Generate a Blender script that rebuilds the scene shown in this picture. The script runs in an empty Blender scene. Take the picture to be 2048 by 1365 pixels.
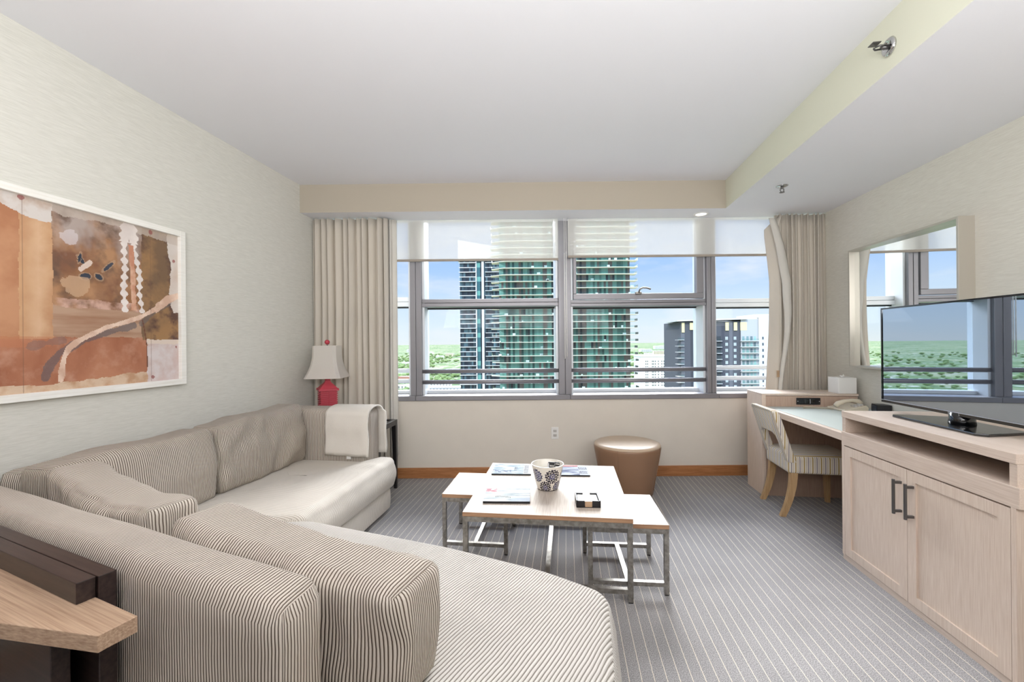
import bpy, bmesh, math, random
from mathutils import Vector, Matrix, noise
random.seed(7)
SC = bpy.context.scene
C = SC.collection
PI = math.pi

# ------------------------------------------------------------------ camera
cam = bpy.data.cameras.new('camera')
cam.sensor_width = 36.0
cam.lens = 36.0 * 860 / 2048
cam.shift_y = 2.5 / 2048
cam.clip_start = 0.05
cam.clip_end = 60000
camo = bpy.data.objects.new('camera', cam)
C.objects.link(camo)
camo.matrix_world = Matrix.Translation((0, 0, 1.30)) @ Matrix.Rotation(PI / 2, 4, 'X') @ Matrix.Rotation(-0.009, 4, 'Z')
SC.camera = camo
vs = SC.view_settings
vs.view_transform = 'Standard'
vs.look = 'None'
vs.exposure = 0.23
vs.gamma = 1.0
vs.use_curve_mapping = False


def lin(r, g, b):
    def f(v):
        v /= 255.0
        return v / 12.92 if v <= .04045 else ((v + .055) / 1.055) ** 2.4
    return (f(r), f(g), f(b), 1.0)


# ------------------------------------------------------------------ sky
W = bpy.data.worlds.new('sky')
SC.world = W
W.use_nodes = True
nt = W.node_tree
nt.nodes.clear()
N, Lk = nt.nodes, nt.links
out = N.new('ShaderNodeOutputWorld')
bg = N.new('ShaderNodeBackground')
tc = N.new('ShaderNodeTexCoord')
sx = N.new('ShaderNodeSeparateXYZ')
Lk.new(tc.outputs['Generated'], sx.inputs[0])
rp = N.new('ShaderNodeValToRGB')
Lk.new(sx.outputs['Z'], rp.inputs[0])
cr = rp.color_ramp
cr.elements[0].position = 0.0
cr.elements[0].color = lin(232, 241, 246)
cr.elements[1].position = 1.0
cr.elements[1].color = lin(140, 180, 235)
for p, c in ((.035, lin(222, 238, 252)), (.09, lin(206, 228, 253)), (.16, lin(172, 206, 254)), (.21, lin(160, 198, 252)), (.32, lin(190, 212, 245))):
    e = cr.elements.new(p)
    e.color = c
# clouds
mp = N.new('ShaderNodeMapping')
mp.inputs['Scale'].default_value = (1.6, 1.6, 5.0)
Lk.new(tc.outputs['Generated'], mp.inputs[0])
nz = N.new('ShaderNodeTexNoise')
nz.inputs['Scale'].default_value = 2.3
nz.inputs['Detail'].default_value = 6
nz.inputs['Roughness'].default_value = .55
Lk.new(mp.outputs[0], nz.inputs['Vector'])
cl = N.new('ShaderNodeValToRGB')
cl.color_ramp.elements[0].position = .52
cl.color_ramp.elements[0].color = (0, 0, 0, 1)
cl.color_ramp.elements[1].position = .78
cl.color_ramp.elements[1].color = (.85, .85, .85, 1)
Lk.new(nz.outputs['Fac'], cl.inputs[0])
mx = N.new('ShaderNodeMix')
mx.data_type = 'RGBA'
Lk.new(cl.outputs[0], mx.inputs[0])
Lk.new(rp.outputs[0], mx.inputs[6])
mx.inputs[7].default_value = lin(244, 246, 250)
Lk.new(mx.outputs[2], bg.inputs[0])
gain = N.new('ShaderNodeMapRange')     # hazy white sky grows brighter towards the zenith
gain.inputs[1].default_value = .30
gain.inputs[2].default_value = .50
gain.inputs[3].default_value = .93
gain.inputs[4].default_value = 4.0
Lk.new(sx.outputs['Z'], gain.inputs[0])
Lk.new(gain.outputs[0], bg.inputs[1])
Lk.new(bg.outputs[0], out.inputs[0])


# ------------------------------------------------------------------ lights
def sun(name, direction, strength, angle, col):
    l = bpy.data.lights.new(name, 'SUN')
    l.energy = strength
    l.angle = math.radians(angle)
    l.color = col
    o = bpy.data.objects.new(name, l)
    C.objects.link(o)
    o.rotation_euler = Vector(direction).to_track_quat('-Z', 'Y').to_euler()
    return o


def area(name, loc, direction, sx_, sy_, power, col):
    l = bpy.data.lights.new(name, 'AREA')
    l.shape = 'RECTANGLE'
    l.size = sx_
    l.size_y = sy_
    l.energy = power
    l.color = col
    o = bpy.data.objects.new(name, l)
    C.objects.link(o)
    o.location = loc
    o.rotation_euler = Vector(direction).to_track_quat('-Z', 'Y').to_euler()
    return o


# the real sun stands high behind the building, the bright sky vault pours in through the window
sun('sun_outside', (.45, .75, -.75), 2.6, 1.0, (1, .96, .88))
sun('bright_sky', (-.125, -.89, -.46), 10.5, 36, (.985, .99, 1.0))
# unseen fill lights added behind the camera to brighten room and ceiling
area('rear_fill', (0.1, -2.35, 1.55), (0, 1, .10), 4.0, 1.9, 3, (1, .99, .98))
area('overhead_fill', (0.2, -1.2, 2.66), (0, .12, -1), 2.8, 1.4, 5, (1, .985, .96))
area('ceiling_fill', (0.3, -.40, 1.85), (0, .60, .80), 3.4, .8, 112, (1, .995, .99))


# ------------------------------------------------------------------ materials
def nodes(m):
    m.use_nodes = True
    return m.node_tree, m.node_tree.nodes['Principled BSDF']


def objcoord(t, scale=(1, 1, 1), rot=(0, 0, 0), src='Object'):
    c = t.nodes.new('ShaderNodeTexCoord')
    mpn = t.nodes.new('ShaderNodeMapping')
    mpn.inputs['Scale'].default_value = scale
    mpn.inputs['Rotation'].default_value = rot
    t.links.new(c.outputs[src], mpn.inputs[0])
    return mpn.outputs[0]


def plain(name, col, rough=.5, metal=0.0, bump=0.0, bscale=200, spec=None, coat=0, var=0.0, vscale=6):
    m = bpy.data.materials.new(name)
    t, b = nodes(m)
    b.inputs['Base Color'].default_value = col
    b.inputs['Roughness'].default_value = rough
    b.inputs['Metallic'].default_value = metal
    if spec is not None:
        b.inputs['Specular IOR Level'].default_value = spec
    if coat:
        b.inputs['Coat Weight'].default_value = coat
    v = objcoord(t)
    if var:
        n = t.nodes.new('ShaderNodeTexNoise')
        n.inputs['Scale'].default_value = vscale
        n.inputs['Detail'].default_value = 4
        t.links.new(v, n.inputs['Vector'])
        mm = t.nodes.new('ShaderNodeMix')
        mm.data_type = 'RGBA'
        mm.blend_type = 'MULTIPLY'
        mm.inputs[0].default_value = 1
        mm.inputs[6].default_value = col
        r = t.nodes.new('ShaderNodeMapRange')
        r.inputs[3].default_value = 1 - var
        r.inputs[4].default_value = 1 + var * .6
        t.links.new(n.outputs['Fac'], r.inputs[0])
        t.links.new(r.outputs[0], mm.inputs[7])
        t.links.new(mm.outputs[2], b.inputs['Base Color'])
    if bump:
        n2 = t.nodes.new('ShaderNodeTexNoise')
        n2.inputs['Scale'].default_value = bscale
        n2.inputs['Detail'].default_value = 3
        t.links.new(v, n2.inputs['Vector'])
        bp = t.nodes.new('ShaderNodeBump')
        bp.inputs['Strength'].default_value = bump
        bp.inputs['Distance'].default_value = .002
        t.links.new(n2.outputs['Fac'], bp.inputs['Height'])
        t.links.new(bp.outputs[0], b.inputs['Normal'])
    return m


def streak(name, c1, c2, scale, rough=.5, bump=.15, lo=.35, hi=.65, rot=(0, 0, 0), detail=6, extra=None):
    """two-tone noise stretched along one axis: wood grain, linen weave, brushed metal"""
    m = bpy.data.materials.new(name)
    t, b = nodes(m)
    v = objcoord(t, scale, rot)
    n = t.nodes.new('ShaderNodeTexNoise')
    n.inputs['Scale'].default_value = 1
    n.inputs['Detail'].default_value = detail
    n.inputs['Roughness'].default_value = .6
    t.links.new(v, n.inputs['Vector'])
    r = t.nodes.new('ShaderNodeValToRGB')
    r.color_ramp.elements[0].position = lo
    r.color_ramp.elements[0].color = c1
    r.color_ramp.elements[1].position = hi
    r.color_ramp.elements[1].color = c2
    t.links.new(n.outputs['Fac'], r.inputs[0])
    t.links.new(r.outputs[0], b.inputs['Base Color'])
    b.inputs['Roughness'].default_value = rough
    if bump:
        bp = t.nodes.new('ShaderNodeBump')
        bp.inputs['Strength'].default_value = bump
        bp.inputs['Distance'].default_value = .001
        t.links.new(n.outputs['Fac'], bp.inputs['Height'])
        t.links.new(bp.outputs[0], b.inputs['Normal'])
    return m


def math_node(t, op, a, b=None, c=None):
    n = t.nodes.new('ShaderNodeMath')
    n.operation = op
    for i, x in enumerate((a, b, c)):
        if x is None:
            continue
        if isinstance(x, (int, float)):
            n.inputs[i].default_value = x
        else:
            t.links.new(x, n.inputs[i])
    return n.outputs[0]


def ribbed(name, axis, alt, pitch, ridge, groove, uv=False, angle=0.0, stops=None, bump=.8, gw=.32, rough=.9, warp=.0015):
    """corduroy or woven stripes: ribs across one axis, switched to the other on the end faces"""
    m = bpy.data.materials.new(name)
    t, b = nodes(m)
    v = objcoord(t, (1, 1, 1), (0, 0, angle))
    s = t.nodes.new('ShaderNodeSeparateXYZ')
    t.links.new(v, s.inputs[0])
    c = t.nodes.new('ShaderNodeTexCoord')
    sn = t.nodes.new('ShaderNodeSeparateXYZ')
    t.links.new(c.outputs['Normal'], sn.inputs[0])
    na = math_node(t, 'ABSOLUTE', sn.outputs[axis])
    sw = math_node(t, 'GREATER_THAN', na, .74)
    mxn = t.nodes.new('ShaderNodeMix')
    t.links.new(sw, mxn.inputs[0])
    t.links.new(s.outputs[axis], mxn.inputs[2])
    t.links.new(s.outputs[alt], mxn.inputs[3])
    nw = t.nodes.new('ShaderNodeTexNoise')
    nw.inputs['Scale'].default_value = 9
    t.links.new(v, nw.inputs['Vector'])
    wob = math_node(t, 'MULTIPLY', nw.outputs['Fac'], warp * 6)
    src = mxn.outputs[0]
    if uv:
        uvn = t.nodes.new('ShaderNodeUVMap')
        uvn.uv_map = 'rib'
        su = t.nodes.new('ShaderNodeSeparateXYZ')
        t.links.new(uvn.outputs[0], su.inputs[0])
        src = su.outputs[0]
    cc = math_node(t, 'ADD', src, wob)
    fr = math_node(t, 'FRACT', math_node(t, 'DIVIDE', math_node(t, 'ADD', cc, 10.0), pitch))
    rr = t.nodes.new('ShaderNodeValToRGB')
    e = rr.color_ramp.elements
    if stops is None:
        e[0].position = 0
        e[0].color = groove
        e[1].position = gw * 1.15
        e[1].color = ridge
        for p, col in ((gw * .45, groove), (1 - gw * .35, ridge), (1.0, groove)):
            k = e.new(p)
            k.color = col
    else:
        e[0].position = stops[0][0]
        e[0].color = stops[0][1]
        e[1].position = stops[1][0]
        e[1].color = stops[1][1]
        for p, col in stops[2:]:
            k = e.new(p)
            k.color = col
        rr.color_ramp.interpolation = 'CONSTANT'
    t.links.new(fr, rr.inputs[0])
    # pile variation
    n = t.nodes.new('ShaderNodeTexNoise')
    n.inputs['Scale'].default_value = 5
    n.inputs['Detail'].default_value = 5
    t.links.new(v, n.inputs['Vector'])
    r = t.nodes.new('ShaderNodeMapRange')
    r.inputs[3].default_value = .86
    r.inputs[4].default_value = 1.1
    t.links.new(n.outputs['Fac'], r.inputs[0])
    mm = t.nodes.new('ShaderNodeMix')
    mm.data_type = 'RGBA'
    mm.blend_type = 'MULTIPLY'
    mm.inputs[0].default_value = 1
    t.links.new(rr.outputs[0], mm.inputs[6])
    t.links.new(r.outputs[0], mm.inputs[7])
    t.links.new(mm.outputs[2], b.inputs['Base Color'])
    b.inputs['Roughness'].default_value = rough
    b.inputs['Specular IOR Level'].default_value = .15
    if bump:
        tri = math_node(t, 'SINE', math_node(t, 'MULTIPLY', fr, PI))
        bp = t.nodes.new('ShaderNodeBump')
        bp.inputs['Strength'].default_value = bump
        bp.inputs['Distance'].default_value = pitch * .35
        t.links.new(tri, bp.inputs['Height'])
        t.links.new(bp.outputs[0], b.inputs['Normal'])
    return m


def vcol(name, rough=.6, coat=0, bump=0):
    m = bpy.data.materials.new(name)
    t, b = nodes(m)
    a = t.nodes.new('ShaderNodeVertexColor')
    a.layer_name = 'Col'
    if name == 'printed_cover':
        g = t.nodes.new('ShaderNodeMix')
        g.data_type = 'RGBA'
        g.blend_type = 'MULTIPLY'
        g.inputs[0].default_value = 1
        g.inputs[7].default_value = (.6, .6, .6, 1)   # cover colours evenly darkened so they do not wash out
        t.links.new(a.outputs[0], g.inputs[6])
        t.links.new(g.outputs[2], b.inputs['Base Color'])
    else:
        t.links.new(a.outputs[0], b.inputs['Base Color'])
    b.inputs['Roughness'].default_value = rough
    b.inputs['Coat Weight'].default_value = coat
    if bump:
        n2 = t.nodes.new('ShaderNodeTexNoise')
        n2.inputs['Scale'].default_value = 400
        t.links.new(objcoord(t), n2.inputs['Vector'])
        bp = t.nodes.new('ShaderNodeBump')
        bp.inputs['Strength'].default_value = bump
        bp.inputs['Distance'].default_value = .001
        t.links.new(n2.outputs['Fac'], bp.inputs['Height'])
        t.links.new(bp.outputs[0], b.inputs['Normal'])
    return m


def glass_mat(name, tint=(1, 1, 1, 1), ior=1.3, rough=0.0):
    m = bpy.data.materials.new(name)
    m.use_nodes = True
    t = m.node_tree
    t.nodes.clear()
    o = t.nodes.new('ShaderNodeOutputMaterial')
    tr = t.nodes.new('ShaderNodeBsdfTransparent')
    tr.inputs[0].default_value = tint
    gl = t.nodes.new('ShaderNodeBsdfGlossy')
    gl.inputs['Roughness'].default_value = rough
    fr = t.nodes.new('ShaderNodeFresnel')
    fr.inputs[0].default_value = ior
    mxn = t.nodes.new('ShaderNodeMixShader')
    t.links.new(fr.outputs[0], mxn.inputs[0])
    t.links.new(tr.outputs[0], mxn.inputs[1])
    t.links.new(gl.outputs[0], mxn.inputs[2])
    t.links.new(mxn.outputs[0], o.inputs[0])
    return m


def sheer_mat(name, open_=.42, col=(.8, .8, .8, 1)):
    m = bpy.data.materials.new(name)
    m.use_nodes = True
    t = m.node_tree
    t.nodes.clear()
    o = t.nodes.new('ShaderNodeOutputMaterial')
    tr = t.nodes.new('ShaderNodeBsdfTransparent')
    df = t.nodes.new('ShaderNodeBsdfDiffuse')
    tl = t.nodes.new('ShaderNodeBsdfTranslucent')
    df.inputs[0].default_value = col
    tl.inputs[0].default_value = col
    m1 = t.nodes.new('ShaderNodeMixShader')
    m1.inputs[0].default_value = .06
    t.links.new(df.outputs[0], m1.inputs[1])
    t.links.new(tl.outputs[0], m1.inputs[2])
    m2 = t.nodes.new('ShaderNodeMixShader')
    m2.inputs[0].default_value = 1 - open_
    t.links.new(tr.outputs[0], m2.inputs[1])
    t.links.new(m1.outputs[0], m2.inputs[2])
    t.links.new(m2.outputs[0], o.inputs[0])
    return m


def fabric_translucent(name, col, fac=.25):
    m = bpy.data.materials.new(name)
    m.use_nodes = True
    t = m.node_tree
    b = t.nodes['Principled BSDF']
    b.inputs['Base Color'].default_value = col
    b.inputs['Roughness'].default_value = .85
    b.inputs['Specular IOR Level'].default_value = .2
    o = t.nodes['Material Output']
    tl = t.nodes.new('ShaderNodeBsdfTranslucent')
    tl.inputs[0].default_value = col
    mxn = t.nodes.new('ShaderNodeMixShader')
    mxn.inputs[0].default_value = fac
    t.links.new(b.outputs[0], mxn.inputs[1])
    t.links.new(tl.outputs[0], mxn.inputs[2])
    t.links.new(mxn.outputs[0], o.inputs[0])
    return m


def carpet_mat():
    m = bpy.data.materials.new('striped_carpet')
    t, b = nodes(m)
    v = objcoord(t, (1, 1, 1), (0, 0, math.radians(7.2)))
    s = t.nodes.new('ShaderNodeSeparateXYZ')
    t.links.new(v, s.inputs[0])
    nw = t.nodes.new('ShaderNodeTexNoise')
    nw.inputs['Scale'].default_value = 60
    t.links.new(v, nw.inputs['Vector'])
    wob = math_node(t, 'MULTIPLY', math_node(t, 'SUBTRACT', nw.outputs['Fac'], .5), .002)
    xx = math_node(t, 'ADD', math_node(t, 'ADD', s.outputs[0], wob), 10.013)
    fr = math_node(t, 'FRACT', math_node(t, 'DIVIDE', xx, .0483))
    ln = math_node(t, 'LESS_THAN', fr, .052)
    n = t.nodes.new('ShaderNodeTexNoise')
    n.inputs['Scale'].default_value = 260
    n.inputs['Detail'].default_value = 3
    n.inputs['Roughness'].default_value = .7
    t.links.new(v, n.inputs['Vector'])
    n2 = t.nodes.new('ShaderNodeTexNoise')
    n2.inputs['Scale'].default_value = 4
    n2.inputs['Detail'].default_value = 5
    t.links.new(v, n2.inputs['Vector'])
    r = t.nodes.new('ShaderNodeValToRGB')
    r.color_ramp.elements[0].position = .32
    r.color_ramp.elements[0].color = lin(98, 95, 96)
    r.color_ramp.elements[1].position = .68
    r.color_ramp.elements[1].color = lin(194, 191, 190)
    t.links.new(n.outputs['Fac'], r.inputs[0])
    rr = t.nodes.new('ShaderNodeMapRange')
    rr.inputs[3].default_value = .8
    rr.inputs[4].default_value = 1.15
    t.links.new(n2.outputs['Fac'], rr.inputs[0])
    mm = t.nodes.new('ShaderNodeMix')
    mm.data_type = 'RGBA'
    mm.blend_type = 'MULTIPLY'
    mm.inputs[0].default_value = 1
    t.links.new(r.outputs[0], mm.inputs[6])
    t.links.new(rr.outputs[0], mm.inputs[7])
    m2 = t.nodes.new('ShaderNodeMix')
    m2.data_type = 'RGBA'
    t.links.new(ln, m2.inputs[0])
    t.links.new(mm.outputs[2], m2.inputs[6])
    m2.inputs[7].default_value = lin(226, 216, 200)
    t.links.new(m2.outputs[2], b.inputs['Base Color'])
    b.inputs['Roughness'].default_value = .95
    b.inputs['Specular IOR Level'].default_value = .1
    bp = t.nodes.new('ShaderNodeBump')
    bp.inputs['Strength'].default_value = .5
    bp.inputs['Distance'].default_value = .003
    t.links.new(n.outputs['Fac'], bp.inputs['Height'])
    t.links.new(bp.outputs[0], b.inputs['Normal'])
    return m


def ground_mat():
    m = bpy.data.materials.new('city_ground')
    t, b = nodes(m)
    v = objcoord(t)
    n = t.nodes.new('ShaderNodeTexNoise')
    n.inputs['Scale'].default_value = .0035
    n.inputs['Detail'].default_value = 9
    n.inputs['Roughness'].default_value = .68
    t.links.new(v, n.inputs['Vector'])
    r = t.nodes.new('ShaderNodeValToRGB')
    e = r.color_ramp.elements
    e[0].position = .38
    e[0].color = lin(92, 108, 78)
    e[1].position = .72
    e[1].color = lin(160, 156, 138)
    for p, c in ((.5, lin(104, 118, 84)), (.57, lin(124, 128, 96))):
        k = e.new(p)
        k.color = c
    t.links.new(n.outputs['Fac'], r.inputs[0])
    vo = t.nodes.new('ShaderNodeTexVoronoi')
    vo.inputs['Scale'].default_value = .03
    t.links.new(v, vo.inputs['Vector'])
    sep = t.nodes.new('ShaderNodeSeparateColor')
    t.links.new(vo.outputs['Color'], sep.inputs[0])
    roof = math_node(t, 'MULTIPLY', math_node(t, 'GREATER_THAN', sep.outputs[0], .62), math_node(t, 'LESS_THAN', vo.outputs['Distance'], .34))
    m2 = t.nodes.new('ShaderNodeMix')
    m2.data_type = 'RGBA'
    t.links.new(roof, m2.inputs[0])
    t.links.new(r.outputs[0], m2.inputs[6])
    m2.inputs[7].default_value = lin(190, 182, 168)
    t.links.new(m2.outputs[2], b.inputs['Base Color'])
    b.inputs['Roughness'].default_value = 1
    b.inputs['Specular IOR Level'].default_value = 0
    return m


M = {}
M['ceiling'] = plain('ceiling_paint', lin(236, 236, 240), .9, bump=.05, bscale=60, spec=.1)
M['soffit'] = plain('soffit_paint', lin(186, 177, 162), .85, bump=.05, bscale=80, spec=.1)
M['beam'] = plain('beam_paint', lin(226, 226, 208), .85, bump=.05, bscale=80, spec=.1)
M['wallpaint'] = plain('window_wall_paint', lin(226, 218, 206), .85, bump=.08, bscale=40, spec=.15, var=.05)
M['linenL'] = streak('linen_wallpaper_left', lin(210, 208, 199), lin(223, 221, 213), (40, 14, 260), .9, .12, rot=(0, 0, math.radians(8)))
M['linenR'] = streak('linen_wallpaper_right', lin(214, 210, 199), lin(226, 223, 213), (40, 14, 260), .9, .12, rot=(0, 0, math.radians(6.7)))
M['carpet'] = carpet_mat()
M['base'] = streak('cherry_baseboard', lin(160, 104, 62), lin(186, 128, 82), (6, 60, 60), .45, .05)
M['alu'] = plain('grey_window_metal', lin(142, 140, 144), .38, .35, spec=.5)
M['alu_w'] = plain('white_window_metal', lin(226, 230, 234), .35, .1)
M['alu_d'] = plain('black_gasket', lin(40, 40, 44), .6)
M['glass'] = glass_mat('window_glass', (.985, .99, .99, 1), 1.12)
M['railglass'] = glass_mat('balcony_glass', (.74, .88, .84, 1), 1.5)
M['shade'] = sheer_mat('sheer_shade_fabric', .54, (.83, .82, .775, 1))
M['hem'] = plain('shade_hem_bar', lin(160, 150, 138), .5)
M['curtain'] = fabric_translucent('beige_curtain_fabric', lin(218, 210, 198), .16)
M['lining'] = fabric_translucent('white_curtain_lining', lin(226, 222, 214), .2)
M['oak'] = streak('pale_oak', lin(210, 189, 171), lin(226, 209, 193), (260, 260, 7), .5, .08)
M['oakh'] = streak('pale_oak_along', lin(206, 186, 169), lin(222, 205, 190), (220, 6, 220), .45, .08)
M['oak_top'] = streak('whitewashed_oak', lin(176, 162, 148), lin(198, 187, 176), (160, 6, 160), .5, .06)
M['oak_top'].node_tree.nodes['Principled BSDF'].inputs['Specular IOR Level'].default_value = .15
M['oak_edge_shade'] = streak('shaded_oak_edge', lin(150, 112, 84), lin(176, 138, 106), (5, 90, 90), .45, .05)  # tabletop sides: brown of their shaded side put into the colour
M['oak_in'] = streak('dark_oak_interior', lin(172, 145, 127), lin(194, 168, 150), (220, 220, 6), .6, .05)
M['walnut'] = streak('oak_desk_slab', lin(160, 130, 106), lin(200, 172, 146), (3, 190, 260), .42, .05)
M['espresso'] = streak('espresso_wood', lin(38, 28, 27), lin(60, 47, 44), (5, 90, 90), .35, .05)
M['ebony'] = plain('black_stained_wood', lin(30, 28, 30), .3, var=.1)
M['chairwood'] = streak('beech_leg', lin(176, 142, 100), lin(200, 168, 126), (60, 60, 5), .4, .05)
M['steel'] = streak('brushed_steel', lin(128, 124, 118), lin(168, 164, 158), (40, 40, 40), .35, .05)
M['steel'].node_tree.nodes['Principled BSDF'].inputs['Metallic'].default_value = .75
M['rubber'] = plain('black_rubber', lin(18, 18, 18), .6)
M['chrome'] = plain('chrome', lin(200, 200, 200), .12, 1)
M['nickel'] = plain('dark_nickel', lin(110, 108, 108), .3, .8)
RID, GRV = lin(208, 198, 186), lin(90, 75, 62)
M['cord_x'] = ribbed('corduroy_across_x', 0, 1, .0098, RID, GRV)
M['cord_y'] = ribbed('corduroy_across_y', 1, 0, .0098, RID, GRV)
M['cord_uv'] = ribbed('corduroy_ribs', 0, 1, .0098, RID, GRV, uv=True)
M['cord_seat'] = ribbed('corduroy_chaise_seat', 0, 1, .0112, lin(203, 198, 191), lin(122, 114, 105), angle=math.radians(8), gw=.25)
M['cord_fine'] = ribbed('corduroy_long_seat', 1, 0, .0098, lin(220, 213, 203), lin(176, 167, 154), gw=.3, bump=.35)
GOLD, GREY, CRM = lin(176, 148, 84), lin(140, 134, 140), lin(228, 220, 206)
M['stripe'] = ribbed('striped_chair_fabric', 1, 0, .056, CRM, GREY, stops=[(0, CRM), (.12, GOLD), (.24, CRM), (.40, lin(196, 182, 164)), (.48, CRM), (.62, GREY), (.72, CRM), (.86, lin(196, 182, 164)), (.93, CRM)], bump=0, warp=0)
M['leather'] = plain('tan_leather', lin(146, 112, 86), .42, bump=.2, bscale=120, var=.08)
M['towel'] = plain('white_terry', lin(224, 218, 209), .95, bump=.9, bscale=330, spec=.05)
M['lampred'] = plain('coral_red_lacquer', lin(190, 62, 78), .45, bump=.2, bscale=80, var=.12)
M['shadelamp'] = fabric_translucent('lamp_shade_linen', lin(246, 243, 238), .6)
M['canvas'] = vcol('painted_canvas', .75, bump=.4)
M['print'] = vcol('printed_cover', .6, 0)
M['print'].node_tree.nodes['Principled BSDF'].inputs['Specular IOR Level'].default_value = .1
M['ceramic'] = vcol('painted_ceramic', .25, .15)
M['white'] = plain('white_lacquer', lin(238, 236, 232), .4)
M['frame_w'] = streak('white_wood_frame', lin(236, 233, 225), lin(246, 244, 239), (5, 5, 140), .5, .1)
M['mirror_fr'] = plain('champagne_metal_frame', lin(190, 184, 172), .35, .35)
M['mirror'] = plain('mirror_silver', (.93, .95, .94, 1), .0, 1)
M['tvblack'] = plain('black_gloss_plastic', lin(14, 15, 18), .08, coat=.6)
M['silver'] = plain('silver_print', lin(214, 214, 218), .3, .3)
M['pad'] = plain('pale_green_desk_pad', lin(196, 205, 200), .4)
M['cream'] = plain('cream_plastic', lin(214, 203, 182), .35)
M['ltgrey'] = plain('light_grey_plastic', lin(206, 202, 196), .4)
M['blk'] = plain('black_plastic', lin(26, 25, 28), .45)
M['bluegrey'] = plain('blue_grey_plastic', lin(56, 68, 82), .3)
M['paper'] = plain('white_paper', lin(240, 238, 234), .8)
M['gold'] = plain('satin_gold', lin(200, 170, 140), .35, .5)
M['lightglow'] = bpy.data.materials.new('lit_downlight')
_t, _b = nodes(M['lightglow'])
_b.inputs['Emission Color'].default_value = (1, .97, .92, 1)
_b.inputs['Emission Strength'].default_value = 2.0
# tv screen: strongly mirroring dark panel
m = bpy.data.materials.new('tv_screen')
t, b = nodes(m)
b.inputs['Base Color'].default_value = (.012, .014, .02, 1)
b.inputs['Roughness'].default_value = .02
gl = t.nodes.new('ShaderNodeBsdfGlossy')
gl.inputs[0].default_value = (.62, .72, .84, 1)
gl.inputs['Roughness'].default_value = .015
mxn = t.nodes.new('ShaderNodeMixShader')
mxn.inputs[0].default_value = .66
t.links.new(b.outputs[0], mxn.inputs[1])
t.links.new(gl.outputs[0], mxn.inputs[2])
t.links.new(mxn.outputs[0], t.nodes['Material Output'].inputs[0])
M['screen'] = m
M['facade'] = vcol('tower_glass', .25)
M['masonry'] = vcol('tower_masonry', .8)
M['slab'] = plain('cream_concrete', lin(214, 211, 190), .8)
M['slabw'] = plain('white_concrete', lin(222, 222, 220), .8)
M['ground'] = ground_mat()
M['leaf'] = plain('tree_foliage', lin(124, 140, 90), 1, spec=0, var=.2, vscale=.02)


# ------------------------------------------------------------------ mesh helpers
def obj(name, bm, m, parent=None, smooth=False, loc=None, rotz=None):
    me = bpy.data.meshes.new(name)
    bmesh.ops.recalc_face_normals(bm, faces=bm.faces)
    bm.to_mesh(me)
    bm.free()
    for mm in (m if isinstance(m, (list, tuple)) else [m]):
        me.materials.append(M[mm] if isinstance(mm, str) else mm)
    if smooth:
        for p in me.polygons:
            p.use_smooth = True
    o = bpy.data.objects.new(name, me)
    C.objects.link(o)
    if parent is not None:
        o.parent = parent
    if loc is not None:
        o.location = loc
    if rotz is not None:
        o.rotation_euler = (0, 0, rotz)
    return o


def tag(o, label, cat, group=None, kind=None):
    o['label'] = label
    o['category'] = cat
    if group:
        o['group'] = group
    if kind:
        o['kind'] = kind
    return o


def thing(name, label, cat, loc=(0, 0, 0), rotz=0, group=None):
    o = bpy.data.objects.new(name, None)
    o.empty_display_size = .1
    C.objects.link(o)
    o.location = loc
    o.rotation_euler = (0, 0, rotz)
    return tag(o, label, cat, group)


def struct(name, bm, m, **k):
    o = obj(name, bm, m, **k)
    o['kind'] = 'structure'
    return o


def B():
    return bmesh.new()


def box(bm, x0, x1, y0, y1, z0, z1, bev=0.0, seg=2, mi=0):
    v = [bm.verts.new((x, y, z)) for x in (x0, x1) for y in (y0, y1) for z in (z0, z1)]
    fs = []
    for q in ((0, 1, 3, 2), (4, 6, 7, 5), (0, 4, 5, 1), (2, 3, 7, 6), (0, 2, 6, 4), (1, 5, 7, 3)):
        f = bm.faces.new([v[i] for i in q])
        f.material_index = mi
        fs.append(f)
    if bev:
        es = list({e for f in fs for e in f.edges})
        bmesh.ops.bevel(bm, geom=es, offset=bev, segments=seg, profile=.5, affect='EDGES')
    return bm


def bx(*a, **k):
    return box(B(), *a, **k)


def prism(bm, pts, z0, z1, bev=0.0, seg=2, axis='z', mi=0):
    """extrude polygon pts; axis z: (x,y); axis y: pts (x,z), extruded y; axis x: pts (y,z)"""
    def mk(p, h):
        return {'z': (p[0], p[1], h), 'y': (p[0], h, p[1]), 'x': (h, p[0], p[1])}[axis]
    a = [bm.verts.new(mk(p, z0)) for p in pts]
    b_ = [bm.verts.new(mk(p, z1)) for p in pts]
    fs = [bm.faces.new(a), bm.faces.new(b_[::-1])]
    n = len(pts)
    for i in range(n):
        fs.append(bm.faces.new((a[i], b_[i], b_[(i + 1) % n], a[(i + 1) % n])))
    for f in fs:
        f.material_index = mi
    if bev:
        bmesh.ops.recalc_face_normals(bm, faces=bm.faces)
        es = list({e for f in fs for e in f.edges})
        bmesh.ops.bevel(bm, geom=es, offset=bev, segments=seg, profile=.5, affect='EDGES')
    return bm


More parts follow.
